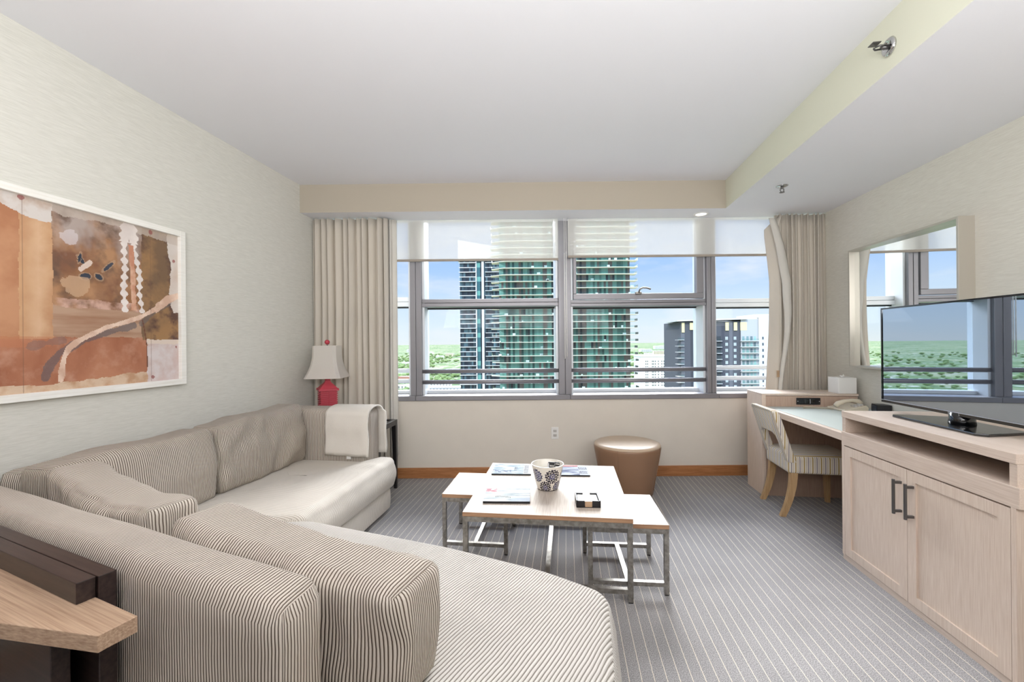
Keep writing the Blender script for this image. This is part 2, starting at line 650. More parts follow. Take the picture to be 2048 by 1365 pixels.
def lathe(bm, prof, n=32, cx=0, cy=0, sq=None, close=True, mi=0):
    """revolve (r,z) profile; sq: superellipse exponent for square-ish lathe"""
    rings = []
    for r, z in prof:
        ring = []
        for i in range(n):
            a = 2 * PI * (i + .5) / n
            c, s = math.cos(a), math.sin(a)
            k = 1.0
            if sq:
                k = 1 / (abs(c) ** sq + abs(s) ** sq) ** (1 / sq)
            ring.append(bm.verts.new((cx + r * k * c, cy + r * k * s, z)))
        rings.append(ring)
    for a, b_ in zip(rings, rings[1:]):
        for i in range(n):
            f = bm.faces.new((a[i], a[(i + 1) % n], b_[(i + 1) % n], b_[i]))
            f.material_index = mi
    if close:
        if prof[0][0] > 1e-5:
            bm.faces.new(rings[0][::-1])
        if prof[-1][0] > 1e-5:
            bm.faces.new(rings[-1])
    return bm


def tube(bm, pts, r, n=8, cap=True, radii=None, mi=0):
    pts = [Vector(p) for p in pts]
    rings = []
    up = Vector((0, 0, 1))
    for i, p in enumerate(pts):
        d = (pts[min(i + 1, len(pts) - 1)] - pts[max(i - 1, 0)]).normalized()
        u = up if abs(d.dot(up)) < .95 else Vector((0, 1, 0))
        a = d.cross(u).normalized()
        b_ = a.cross(d).normalized()
        rr = radii[i] if radii else r
        rings.append([bm.verts.new(p + rr * (math.cos(2 * PI * k / n) * a + math.sin(2 * PI * k / n) * b_)) for k in range(n)])
    for a, b_ in zip(rings, rings[1:]):
        for k in range(n):
            f = bm.faces.new((a[k], a[(k + 1) % n], b_[(k + 1) % n], b_[k]))
            f.material_index = mi
    if cap:
        bm.faces.new(rings[0][::-1])
        bm.faces.new(rings[-1])
    return bm


def beam(bm, p0, p1, w, mi=0):
    """square bar between two points"""
    p0, p1 = Vector(p0), Vector(p1)
    d = (p1 - p0).normalized()
    u = Vector((0, 0, 1)) if abs(d.z) < .9 else Vector((1, 0, 0))
    a = d.cross(u).normalized() * w / 2
    b_ = a.cross(d).normalized() * w / 2
    r = [[bm.verts.new(p + s1 * a + s2 * b_) for s1, s2 in ((1, 1), (-1, 1), (-1, -1), (1, -1))] for p in (p0, p1)]
    for k in range(4):
        bm.faces.new((r[0][k], r[0][(k + 1) % 4], r[1][(k + 1) % 4], r[1][k]))
    bm.faces.new(r[0][::-1])
    bm.faces.new(r[1])
    return bm


def rbox(lx, ly, lz, r, n=(20, 10, 14), fn=None, main=0, alt=1):
    """rounded block centred at the origin on a fine grid, then bent by fn(p, (u,v,w)) with u,v,w in -1..1"""
    bm = B()
    h = Vector((lx / 2, ly / 2, lz / 2))
    cache = {}

    def V(i, j, k):
        key = (i, j, k)
        if key not in cache:
            u = -1 + 2 * i / n[0]
            v = -1 + 2 * j / n[1]
            w = -1 + 2 * k / n[2]
            p = Vector((u * h.x, v * h.y, w * h.z))
            q = Vector((max(-h.x + r, min(h.x - r, p.x)), max(-h.y + r, min(h.y - r, p.y)), max(-h.z + r, min(h.z - r, p.z))))
            d = p - q
            if d.length > 1e-7:
                p = q + d.normalized() * r
            if fn:
                p = fn(p, (u, v, w))
            cache[key] = bm.verts.new(p)
        return cache[key]
    a, b_, c = n
    uvl = bm.loops.layers.uv.new('rib')

    def F(keys, end):
        f_ = bm.faces.new([V(*k) for k in keys])
        for l, k in zip(f_.loops, keys):
            co = ((-1 + 2 * k[0] / a) * h.x, (-1 + 2 * k[1] / b_) * h.y)
            l[uvl].uv = (co[alt if end == main else main], (-1 + 2 * k[2] / c) * h.z)
    for i in range(a):
        for j in range(b_):
            for k in (0, c):
                F(((i, j, k), (i + 1, j, k), (i + 1, j + 1, k), (i, j + 1, k)), 2)
    for i in range(a):
        for k in range(c):
            for j in (0, b_):
                F(((i, j, k), (i + 1, j, k), (i + 1, j, k + 1), (i, j, k + 1)), 1)
    for j in range(b_):
        for k in range(c):
            for i in (0, a):
                F(((i, j, k), (i, j + 1, k), (i, j + 1, k + 1), (i, j, k + 1)), 0)
    return bm


def round_poly(pts, r, seg=6):
    res = []
    n = len(pts)
    for i in range(n):
        p = Vector(pts[i])
        a = Vector(pts[i - 1]) - p
        b_ = Vector(pts[(i + 1) % n]) - p
        la, lb = a.length, b_.length
        rr = r[i] if isinstance(r, (list, tuple)) else r
        t_ = min(rr, la * .48, lb * .48)
        p0 = p + a.normalized() * t_
        p1 = p + b_.normalized() * t_
        for s in range(seg + 1):
            k = s / seg
            res.append((1 - k) ** 2 * p0 + 2 * k * (1 - k) * p + k * k * p1)
    return res


def resample(pts, step):
    out_ = []
    n = len(pts)
    for i in range(n):
        a, b_ = Vector(pts[i]), Vector(pts[(i + 1) % n])
        k = max(1, int((b_ - a).length / step))
        for s in range(k):
            out_.append(a + (b_ - a) * s / k)
    return out_


def inset(pts, d):
    n = len(pts)
    res = []
    area_ = sum(pts[i].x * pts[(i + 1) % n].y - pts[(i + 1) % n].x * pts[i].y for i in range(n))
    sg = 1 if area_ > 0 else -1
    for i in range(n):
        t_ = (pts[(i + 1) % n] - pts[i - 1])
        if t_.length < 1e-9:
            res.append(pts[i].copy())
            continue
        t_.normalize()
        nn = Vector((-t_.y, t_.x)) * sg
        res.append(pts[i] + nn * d)
    return res


def cushion_slab(pts, z0, z1, r, corner=.06, dome=.01, bulge=.012, wr=.004, wfn=None, step=.03):
    """upholstered slab on a polygon footprint with rolled edges and a slightly domed top"""
    bm = B()
    o = resample(round_poly(pts, corner), step)
    cen = Vector((sum(p.x for p in o) / len(o), sum(p.y for p in o) / len(o)))
    rings = []
    H = z1 - z0
    prof = []
    for s in range(5):
        a = PI / 2 * s / 4
        prof.append((r * .5 * (1 - math.sin(a)), z0 + r * .5 * (1 - math.cos(a))))
    for s in range(1, 6):
        k = s / 6
        prof.append((-bulge * math.sin(PI * k), z0 + r * .5 + (H - 1.5 * r) * k))
    for s in range(8):
        a = PI / 2 * s / 7
        prof.append((r * (1 - math.cos(a)), z1 - r + r * math.sin(a)))
    for d, z in prof:
        ring = []
        for p in inset(o, d):
            q = Vector((p.x, p.y, z))
            if wfn:
                q = wfn(q)
            ring.append(bm.verts.new(q))
        rings.append(ring)
    last = inset(o, r)
    for f_ in (.93, .85, .75, .62, .48, .33, .18):
        ring = []
        for p in last:
            q2 = cen + (p - cen) * f_
            q = Vector((q2.x, q2.y, z1 + dome * (1 - f_ ** 2) + wr * (noise.noise(Vector((q2.x * 4, q2.y * 4, 3))))))
            if wfn:
                q = wfn(q)
            ring.append(bm.verts.new(q))
        rings.append(ring)
    n = len(o)
    for a, b_ in zip(rings, rings[1:]):
        for i in range(n):
            bm.faces.new((a[i], a[(i + 1) % n], b_[(i + 1) % n], b_[i]))
    bm.faces.new(rings[-1])
    bm.faces.new(rings[0][::-1])
    return bm


def grid_color(nx, ny, place, colfn, name, m, parent, smooth=False, thick=None):
    """sheet whose faces are painted by colfn(u,v)->rgb(lin)"""
    bm = B()
    cl_ = bm.loops.layers.float_color.new('Col')
    vv = [[bm.verts.new(place(i / nx, j / ny)) for j in range(ny + 1)] for i in range(nx + 1)]
    for i in range(nx):
        for j in range(ny):
            f = bm.faces.new((vv[i][j], vv[i + 1][j], vv[i + 1][j + 1], vv[i][j + 1]))
            c = colfn((i + .5) / nx, (j + .5) / ny)
            for l in f.loops:
                l[cl_] = c
            f.smooth = smooth
    me = bpy.data.meshes.new(name)
    bm.to_mesh(me)
    bm.free()
    me.materials.append(M[m])
    o = bpy.data.objects.new(name, me)
    C.objects.link(o)
    o.parent = parent
    if thick:
        s = o.modifiers.new('thickness', 'SOLIDIFY')
        s.thickness = thick
        s.offset = -1
    return o


def mixc(a, b_, k):
    k = max(0, min(1, k))
    return tuple(a[i] + (b_[i] - a[i]) * k for i in range(3)) + (1,)


def dup(root, loc, rotz, label=None, group=None):
    r = root.copy()
    C.objects.link(r)
    r.location = loc
    r.rotation_euler = (0, 0, rotz)
    if label:
        r['label'] = label
    if group:
        r['group'] = group
    for ch in list(root.children):
        c = ch.copy()
        C.objects.link(c)
        c.parent = r
        for g in ch.children:
            d = g.copy()
            C.objects.link(d)
            d.parent = c
    return r


# ------------------------------------------------------------------ room shell
def XL(y):
    return -1.845 + .14 * (y - 4.14)


def XR(y):
    return 2.935 + .117 * (y - 4.14)


def XB(y):
    return 1.912 + .127 * (y - 3.83)


Y0, YW, YE = -2.6, 4.14, 4.52
ZC, ZS = 2.725, 2.475
struct('floor', prism(B(), [(XL(Y0) - .1, Y0 - .1), (XR(Y0) + .1, Y0 - .1), (XR(YE) + .1, YE), (XL(YE) - .1, YE)], -.1, 0), 'carpet')
struct('ceiling', prism(B(), [(XL(Y0) - .1, Y0 - .1), (XR(Y0) + .1, Y0 - .1), (XR(YE) + .1, YE), (XL(YE) - .1, YE)], ZC, ZC + .15), 'ceiling')
struct('wall_left', prism(B(), [(XL(Y0) - .15, Y0), (XL(Y0), Y0), (XL(YE), YE), (XL(YE) - .15, YE)], 0, ZC), 'linenL')
struct('wall_right', prism(B(), [(XR(Y0), Y0), (XR(Y0) + .15, Y0), (XR(YE) + .15, YE), (XR(YE), YE)], 0, ZC), 'linenR')
struct('wall_back', bx(XL(Y0) - .15, XR(Y0) + .15, Y0 - .12, Y0, 0, ZC), plain('taupe_rear_wall', lin(128, 114, 100), .85))
struct('wall_window', bx(XL(YW) , XR(YW), YW, YE, 0, .745), 'wallpaint')
# dropped soffit along the window and dropped ceiling on the right: side faces painted separately
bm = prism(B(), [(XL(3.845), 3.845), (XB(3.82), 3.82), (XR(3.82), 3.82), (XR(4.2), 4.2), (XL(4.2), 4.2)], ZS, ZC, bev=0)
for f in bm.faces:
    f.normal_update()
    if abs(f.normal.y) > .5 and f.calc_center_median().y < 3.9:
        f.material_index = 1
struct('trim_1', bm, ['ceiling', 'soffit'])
bm = prism(B(), [(XB(Y0), Y0), (XR(Y0), Y0), (XR(3.82), 3.82), (XB(3.82), 3.82)], ZS, ZC)
for f in bm.faces:
    f.normal_update()
    if abs(f.normal.x) > .5 and f.calc_center_median().x < 1.8:
        f.material_index = 1
struct('trim_2', bm, ['ceiling', 'beam'])
struct('baseboard_window', bx(XL(YW) + .01, XR(YW), YW - .014, YW, 0, .10, bev=.003), 'base')
bm = B()
prism(bm, [(XL(Y0), Y0), (XL(Y0) + .014, Y0), (XL(YW) + .014, YW - .014), (XL(YW), YW - .014)], 0, .10)
struct('baseboard_left', bm, 'base')
bm = B()
prism(bm, [(XR(Y0) - .014, Y0), (XR(Y0), Y0), (XR(YW), YW - .014), (XR(YW) - .014, YW - .014)], 0, .10)
struct('baseboard_right', bm, 'base')

# ------------------------------------------------------------------ window
win = bpy.data.objects.new('window_1', None)
C.objects.link(win)
win['kind'] = 'structure'
bm = B()
for a, b_ in ((XL(YW), -.93), (-.928, .555), (.557, 1.98), (1.982, XR(YW))):
    box(bm, a, b_, YW - .02, YE, .745, .79, bev=.003)
obj('sill', bm, 'alu', win)
MUL = [(-.987, -.876), (.454, .575), (1.894, 1.978)]
for a, b_ in MUL:
    bm = B()
    mid = (a + b_) / 2
    box(bm, a, mid - .002, 4.17, 4.42, .79, 2.60, bev=.003)
    box(bm, mid + .002, b_, 4.17, 4.42, .79, 2.60, bev=.003)
    box(bm, mid - .003, mid + .003, 4.185, 4.41, .79, 2.60)
    mu = obj('mullion', bm, 'alu', win)
    # pale glazing rebates on both sides
    for s, e in ((-1, a), (1, b_)):
        w_ = .022
        x0, x1 = (e - w_, e - .001) if s < 0 else (e + .001, e + w_)
        obj('rebate', bx(x0, x1, 4.21, 4.44, .79, 2.60), 'alu_w', mu)
for (a, b_, z0, z1, sp) in ((XL(YW), -.987, 1.668, 1.762, 0), (-.876, .454, 1.652, 1.727, 0), (.575, 1.894, 1.644, 1.706, 1), (1.978, XR(YW), 1.635, 1.72, 0)):
    side = a < -1 or b_ > 2.2
    yo = .12 if side else 0
    bm = B()
    box(bm, a, b_, 4.185 + yo, 4.40, z0, z0 + (z1 - z0) * .46, bev=.003)
    box(bm, a, b_, 4.20 + yo, 4.40, z0 + (z1 - z0) * .52, z1, bev=.003)
    box(bm, a, b_, 4.215 + yo, 4.39, z0 + (z1 - z0) * .44, z0 + (z1 - z0) * .54)
    tr = obj('transom', bm, 'alu_w' if side else 'alu', win)
    obj('gasket', bx(a + .02, b_ - .02, 4.36, 4.405, z0 - .012, z0), 'alu_d', tr)
    obj('bottom_rail', bx(a + .02, b_ - .02, 4.33, 4.42, .79, .822, bev=.003), 'alu_w', win)
    obj('pane', bx(a + .005, b_ - .005, 4.372, 4.378, .80, z0), 'glass', win)
    obj('pane', bx(a + .005, b_ - .005, 4.372, 4.378, z1, 2.60), 'glass', win)
# opening sash of the third bay
bm = B()
box(bm, .60, 1.87, 4.18, 4.24, 1.712, 1.765, bev=.004)
box(bm, .60, .632, 4.18, 4.24, 1.765, 2.56, bev=.004)
box(bm, 1.80, 1.87, 4.18, 4.24, 1.765, 2.56, bev=.004)
box(bm, .60, 1.87, 4.18, 4.24, 2.51, 2.56, bev=.004)
sash = obj('sash', bm, 'alu', win)
bm = B()
box(bm, 1.20, 1.26, 4.155, 4.18, 1.752, 1.778, bev=.005)
tube(bm, [(1.23, 4.16, 1.77), (1.235, 4.135, 1.80), (1.26, 4.125, 1.812), (1.30, 4.125, 1.81), (1.335, 4.125, 1.798)], .008)
obj('handle', bm, 'steel', sash, smooth=True)
for z in (1.02, .915):
    for a, b_ in ((-.88, .46), (.57, 1.91)):
        obj('guard_rail', tube(B(), [(a, 4.22, z), (b_, 4.22, z)], .021, 14), 'alu', win, smooth=True)
    for a, b_ in ((XL(YW), -.985), (1.975, 2.92)):
        obj('guard_rail', tube(B(), [(a, 4.3, z + .005), (b_, 4.3, z + .005)], .021, 14), 'alu_w', win, smooth=True)


# ------------------------------------------------------------------ roller shades
def shade(x0, x1, z0, label, cords):
    t_ = thing('roller_shade', label, 'roller shade', (0, 4.10, 0), 0)
    obj('shade_fabric', bx(x0, x1, -.001, .001, z0, 2.472), 'shade', t_)
    obj('hem_bar', bx(x0, x1, -.008, .008, z0 - .018, z0 + .004, bev=.003), 'hem', t_)
    for (cx, zb) in cords:
        bm_ = tube(B(), [(cx, -.035, 2.47), (cx, -.035, zb)], .0022, 6)
        ch = obj('pull_cord', bm_, 'white', t_)
        if zb < 1.5:
            obj('cord_weight', tube(B(), [(cx, -.035, zb), (cx, -.035, zb + 1.0)], .0045, 8), 'white', ch, smooth=True)
    return t_


shade(-1.16, .448, 2.095, 'sheer white roller shade over the left half of the window, hanging slightly lower', [(.502, 1.14)])
shade(.54, 2.60, 2.118, 'sheer white roller shade over the right half of the window, hanging slightly higher', [(.520, 1.155)])


# ------------------------------------------------------------------ curtains
def curtain_sheet(path, z0, z1, nz=24, flare=None):
    bm_ = B()
    rows = []
    for j in range(nz + 1):
        z = z0 + (z1 - z0) * j / nz
        row = []
        for i, (x, y) in enumerate(path):
            p = Vector((x, y, z))
            if flare:
                p = flare(p, i / (len(path) - 1), j / nz)
            row.append(bm_.verts.new(p))
        rows.append(row)
    for a, b_ in zip(rows, rows[1:]):
        for i in range(len(path) - 1):
            bm_.faces.new((a[i], a[i + 1], b_[i + 1], b_[i]))
    return bm_


def folds(x0, x1, y, amp, freqs, n=260, seed=0):
    pts = []
    for i in range(n + 1):
        u = i / n
        ph = freqs * u * 2 * PI + 1.7 * noise.noise(Vector((u * 6, seed, 0))) * 2
        a = amp * (.6 + .6 * noise.noise(Vector((u * 9, seed + 5, 0))) + .2)
        s = math.sin(ph)
        s = math.copysign(abs(s) ** .7, s)
        pts.append((x0 + (x1 - x0) * u + .012 * math.sin(ph * 2 + 1), y + a * s))
    return pts


def solid(o, th):
    s = o.modifiers.new('thickness', 'SOLIDIFY')
    s.thickness = th
    return o


lc = thing('curtain', 'beige pleated floor length curtain hanging left of the window behind the red lamp', 'curtain', (0, 0, 0))


def fl(p, u, v):
    w = (1 - v)
    p.x += .03 * w * noise.noise(Vector((u * 5, v * 2, 1)))
    p.y += .02 * w * noise.noise(Vector((u * 9, v * 1.3, 7)))
    return p


o = obj('drape', curtain_sheet(folds(-1.862, -1.16, 4.02, .042, 11, seed=2), .015, 2.465, flare=fl), 'curtain', lc, smooth=True)
solid(o, .003)
o = obj('lining', curtain_sheet(folds(-1.25, -1.085, 4.06, .02, 2.2, 80, seed=8), .24, 2.465), 'lining', lc, smooth=True)
solid(o, .003)
rc = thing('curtain', 'beige pleated curtain hanging right of the window behind the desk, its edge folded over', 'curtain', (0, 0, 0))
o = obj('drape', curtain_sheet(folds(2.46, 2.912, 4.00, .035, 9, seed=4), .015, 2.465, flare=fl), 'curtain', rc, smooth=True)
solid(o, .003)
# loose leading edge, turned over at the top and sagging outwards to the floor
bm = B()
rows = []
nzv = 40
for j in range(nzv + 1):
    v = j / nzv
    z = 2.45 - v * 2.42
    row = []
    x_in = 2.50
    x_out = 2.345 + .05 * min(1, v * 4) + .03 * math.sin(v * 5) - .02 * v + (.02 if v < .03 else 0)
    if v < .06:
        x_out = 2.345 + (0.06 - v) * 2.4
    for i in range(15):
        u = i / 14
        x = x_in + (x_out - x_in) * u
        y = 4.0 - .03 * math.sin(u * PI * 1.6) - .012 * math.sin(u * 9 + v * 4) * u
        row.append(bm.verts.new((x, y, z)))
    rows.append(row)
for a, b_ in zip(rows, rows[1:]):
    for i in range(14):
        bm.faces.new((a[i], a[i + 1], b_[i + 1], b_[i]))
solid(obj('leading_edge', bm, 'curtain', rc, smooth=True), .003)
bm = B()
rows = []
for j in range(nzv + 1):
    v = j / nzv
    z = 2.42 - v * 1.9
    xc = 2.40 + .14 * min(1, v * 3.2) * (1 if v < .45 else 1 - (v - .45) * 1.25) + .01 * math.sin(v * 14)
    row = []
    for i in range(9):
        u = i / 8
        w = .03 + .012 * math.sin(v * 6)
        row.append(bm.verts.new((xc - w + 2 * w * u, 3.955 - .018 * math.sin(u * PI), z)))
    rows.append(row)
for a, b_ in zip(rows, rows[1:]):
    for i in range(8):
        bm.faces.new((a[i], a[i + 1], b_[i + 1], b_[i]))
solid(obj('turned_hem', bm, 'lining', rc, smooth=True), .003)
obj('care_label', bx(2.415, 2.44, 3.925, 3.929, .96, 1.02), 'gold', rc)

# ------------------------------------------------------------------ ceiling fittings
t_ = thing('fire_sprinkler', 'chrome fire sprinkler on the sloping side of the ceiling drop', 'sprinkler', (XB(1.88), 1.88, 2.578), math.radians(-7.2))
bm = B()
prof = [(.0, 0), (.038, 0), (.040, .004), (.034, .012), (.026, .014), (.024, .006), (0, .006)]
lathe(bm, prof, 28)
for v_ in bm.verts:
    v_.co = Vector((-v_.co.z, v_.co.x, v_.co.y))
obj('escutcheon', bm, 'chrome', t_, smooth=True)
bm = B()
tube(bm, [(0, 0, 0), (-.035, 0, 0)], .010, 12)
tube(bm, [(-.02, .012, 0), (-.05, .016, 0), (-.062, .004, 0)], .004)
tube(bm, [(-.02, -.012, 0), (-.05, -.016, 0), (-.062, -.004, 0)], .004)
obj('nozzle', bm, 'nickel', t_, smooth=True)
obj('deflector', bx(-.078, -.045, -.018, .018, .014, .018, bev=.001), 'nickel', t_)
t_ = thing('fire_sprinkler', 'small chrome pendent sprinkler on the low ceiling near the right curtain', 'sprinkler', (2.07, 3.28, ZS))
obj('escutcheon', lathe(B(), [(0, 0), (.042, 0), (.042, -.003), (.02, -.010), (0, -.010)], 28), 'chrome', t_, smooth=True)
bm = tube(B(), [(0, 0, -.008), (0, 0, -.022)], .009, 12)
tube(bm, [(.012, 0, -.02), (.014, 0, -.038), (.003, 0, -.048)], .003)
tube(bm, [(-.012, 0, -.02), (-.014, 0, -.038), (-.003, 0, -.048)], .003)
obj('nozzle', bm, 'nickel', t_, smooth=True)
obj('deflector', lathe(B(), [(0, -.048), (.018, -.048), (.018, -.051), (0, -.051)], 16), 'nickel', t_)
t_ = thing('recessed_downlight', 'round white recessed downlight under the soffit above the window', 'ceiling light', (1.762, 3.985, ZS))
obj('trim_ring', lathe(B(), [(.048, -.001), (.066, -.001), (.066, -.006), (.05, -.008), (.048, -.001)], 36, close=False), 'white', t_, smooth=True)
obj('lens', lathe(B(), [(0, -.003), (.049, -.003), (.049, -.001), (0, -.001)], 32), 'lightglow', t_)

# wall outlet under the window
t_ = thing('wall_outlet', 'white double wall outlet on the wall under the window', 'outlet', (.405, YW, .422))
obj('cover_plate', bx(-.035, .035, -.006, 0, -.0575, .0575, bev=.003), 'white', t_)
for dz in (.021, -.021):
    so = obj('socket', bx(-.017, .017, -.009, -.004, dz - .014, dz + .014, bev=.004), 'ltgrey', t_)
    bm = B()
    box(bm, -.009, -.006, -.0095, -.008, dz - .004, dz + .006)
    box(bm, .006, .009, -.0095, -.008, dz - .004, dz + .006)
    box(bm, -.002, .002, -.0095, -.008, dz - .010, dz - .006)
    obj('slot', bm, 'blk', so)

# ------------------------------------------------------------------ long sofa along the left wall
RA = -math.atan(.14)
OA = Vector((XL(1.75), 1.75, 0))


def A2W(x, y, z=0):
    c, s = math.cos(RA), math.sin(RA)
    return Vector((OA.x + x * c - y * s, OA.y + x * s + y * c, z))


sofa = thing('sofa', 'long cream corduroy sofa standing against the left wall', 'sofa', OA, RA)
obj('sofa_base', cushion_slab([(.03, .32), (1.0, .62), (1.0, 1.75), (.80, 1.75), (.80, 1.70), (.03, 1.70)], .03, .195, .02, .04, 0, .004), 'cord_fine', sofa, smooth=True)


def seatw(q):
    # creases running in from the front edge
    f_ = max(0, min(1, (q.x - .45) / .5)) * (1 if q.z > .3 else .4)
    q.z += .007 * f_ * math.sin(q.y * 26 + 3 * noise.noise(Vector((q.x * 5, q.y * 3, 0)))) * max(0, noise.noise(Vector((q.x * 2, q.y * 2.3, 5))) + .45)
    return q


obj('seat_cushion', cushion_slab([(.165, .32), (1.02, .61), (1.03, 1.77), (.875, 1.77), (.875, 1.635), (.165, 1.635)], .195, .418, .05, .05, .012, .016, wfn=seatw), 'cord_fine', sofa, smooth=True)
bm = rbox(.15, 1.82, .76, .035, (6, 40, 16), None, 1, 0)
o = obj('backrest', bm, 'cord_uv', sofa, smooth=True, loc=(.095, .95, .40))
bm = rbox(.84, .215, .79, .05, (24, 8, 20), lambda p, k: p + Vector((0, .006 * k[1] * (1 - k[0] ** 2), 0)))
o = obj('armrest', bm, 'cord_uv', sofa, smooth=True, loc=(.445, 1.747, .405))
for x, y in ((.1, .5), (.1, 1.6), (.92, .72), (.92, 1.66)):
    obj('foot', bx(x - .025, x + .025, y - .025, y + .025, 0, .035), 'blk', sofa)

# ------------------------------------------------------------------ angled chaise section
RB = math.radians(-24)
OB = Vector((-.46, .84, 0))


def B2W(x, y, z=0):
    c, s = math.cos(RB), math.sin(RB)
    return Vector((OB.x + x * c - y * s, OB.y + x * s + y * c, z))


ch = thing('chaise_section', 'angled cream corduroy chaise end of the sectional sofa in the foreground', 'sofa', OB, RB)
chp = [(-1.74, .19), (-.02, .175), (.02, .03), (.66, .03), (.545, .60), (.455, .945), (.20, 1.0), (-.25, 1.02), (-1.06, .985), (-1.78, .46)]
chb = [(-1.72, .19), (-.02, .175), (.02, .05), (.62, .05), (.50, .60), (.42, .90), (-.25, .975), (-1.04, .95), (-1.76, .46)]
obj('chaise_base', cushion_slab(chb, .03, .195, .02, .05, 0, .003), 'cord_x', ch, smooth=True)
obj('seat_cushion', cushion_slab(chp, .195, .425, .05, .07, .014, .016), 'cord_seat', ch, smooth=True)


def backw(p, k):
    # the free end is cut slightly askew and the inner face leans in towards the top
    u = (k[0] + 1) / 2
    p.x += (-.035 * (k[1] + 1) / 2) * u ** 3
    p.y -= .018 * (k[2] + 1) / 2 * (k[1] + 1) / 2
    p.z += .004 * noise.noise(Vector((p.x * 3, 0, 0)))
    return p


obj('backrest', rbox(1.86, .165, .76, .045, (60, 10, 20), backw), 'cord_uv', ch, smooth=True, loc=(-.93, .0835, .393))
for x, y in ((-1.6, .25), (-1.0, .85), (-.1, .3), (.35, .8), (.5, .15)):
    obj('foot', bx(x - .025, x + .025, y - .025, y + .025, 0, .035), 'blk', ch)


# loose back cushions
def puff(L, T, H, seed, droop=0.02, wr=.006, tilt=0.0, side=1, ears=.0, top=0.0, fold=0.0):
    def fn(p, k):
        u, v, w = k
        edge = (1 - u ** 4) * (1 - .8 * w ** 4)
        p.y *= .84 + .22 * edge
        p.z *= 1 + ears * (u * u - .5) if w > 0 else 1
        wv = noise.noise(Vector((p.x * 5 + seed, p.z * 5, v)))
        wv2 = noise.noise(Vector((p.x * 14 + seed, p.z * 9 + p.x * 8, v * 2 + 3)))
        s = max(-1.0, min(1.0, v * 1.2))
        p.y += s * wr * (1.6 * wv + .8 * wv2)
        if fold:
            ph_ = p.x * 22 - p.z * 30 + 5 * noise.noise(Vector((p.x * 3, p.z * 3, seed)))
            p.y += s * fold * math.sin(ph_) * max(0, .35 + noise.noise(Vector((p.x * 3.5 + 8, p.z * 4, seed))))
        if w > 0:
            p.z += w * (.014 * noise.noise(Vector((p.x * 4 + seed * 3, 0, 2))) - droop * (1 - u * u) * .5 + top * u)
            p.y += tilt * w
        p.x *= 1 - .035 * w * w
        return p
    return rbox(L, T, H, .036, (int(L / .02), 14, 24), fn)


CG = 'loose corduroy back cushions of the sectional sofa'


def cush(parent_xy, rz, L, T, H, zc, mat, label, seed, **k):
    o_ = obj('back_cushion', puff(L, T, H, seed, **k), mat, None, smooth=True)
    o_.location = (parent_xy.x, parent_xy.y, zc)
    o_.rotation_euler = (0, 0, rz)
    return tag(o_, label, 'cushion', CG)


cush(A2W(.285, 1.215), RA + PI / 2, .82, .215, .42, .425 + .20, 'cord_uv', 'crumpled corduroy back cushion beside the armrest with the white towel', 3, wr=.015, tilt=.035, droop=.0, top=.012, fold=.011)
cush(A2W(.285, .40), RA + PI / 2, .80, .215, .40, .425 + .19, 'cord_uv', 'smooth corduroy back cushion in the middle of the wall side of the sofa', 9, wr=.004, tilt=.03, droop=-.01)
cush(B2W(-1.235, .285), RB, .72, .20, .375, .43 + .178, 'cord_uv', 'slumped corduroy cushion in the inner corner behind the foreground backrest', 14, wr=.014, fold=.006, tilt=.0, droop=.05, top=-.032)
cush(B2W(-.30, .287), RB + math.radians(3), .85, .21, .32, .432 + .155, 'cord_uv', 'large corduroy cushion nearest the camera with its striped end showing', 21, wr=.013, fold=.004, tilt=-.004, droop=.006, top=-.032)

# ------------------------------------------------------------------ towel over the armrest
bm = B()
prof = []
ya, yb, zt = 1.747 - .1075, 1.747 + .1075, .80
for k in range(13):
    prof.append((ya - .012 - .004 * math.sin(k * .9), .455 + (zt - .05 - .455) * k / 12))
for k in range(1, 12):
    a = PI - PI * k / 12
    prof.append(((ya + yb) / 2 + (.1195) * math.cos(a), zt - .048 + .062 * math.sin(a)))
for k in range(11):
    prof.append((yb + .012 + .004 * math.sin(k), zt - .05 - (zt - .05 - .42) * k / 10))
rows = []
nx = 26
for i in range(nx + 1):
    u = i / nx
    x = .53 + .345 * u
    row = []
    for k, (y, z) in enumerate(prof):
        t2 = k / (len(prof) - 1)
        row.append(bm.verts.new((x + .018 * (t2 - .3) + .006 * noise.noise(Vector((t2 * 5, u, 0))) + (.02 if t2 > .7 else 0) * u, y + (.008 * noise.noise(Vector((u * 4, t2 * 5, 2))) - .004) * (1 if t2 < .5 else -1), z + .004 * noise.noise(Vector((u * 5, t2 * 7, 6))) - .012 * u * (1 if t2 < .1 else 0))))
    rows.append(row)
for a, b_ in zip(rows, rows[1:]):
    for k in range(len(prof) - 1):
        bm.faces.new((a[k], a[k + 1], b_[k + 1], b_[k]))
tw = obj('towel', bm, 'towel', None, smooth=True, loc=OA, rotz=RA)
s = tw.modifiers.new('thickness', 'SOLIDIFY')
s.thickness = .014
s.offset = 0
tag(tw, 'folded white terry towel draped over the far armrest of the sofa', 'towel')
obj('care_tag', bx(.70, .735, ya - .018, ya - .014, .425, .455), 'white', tw)

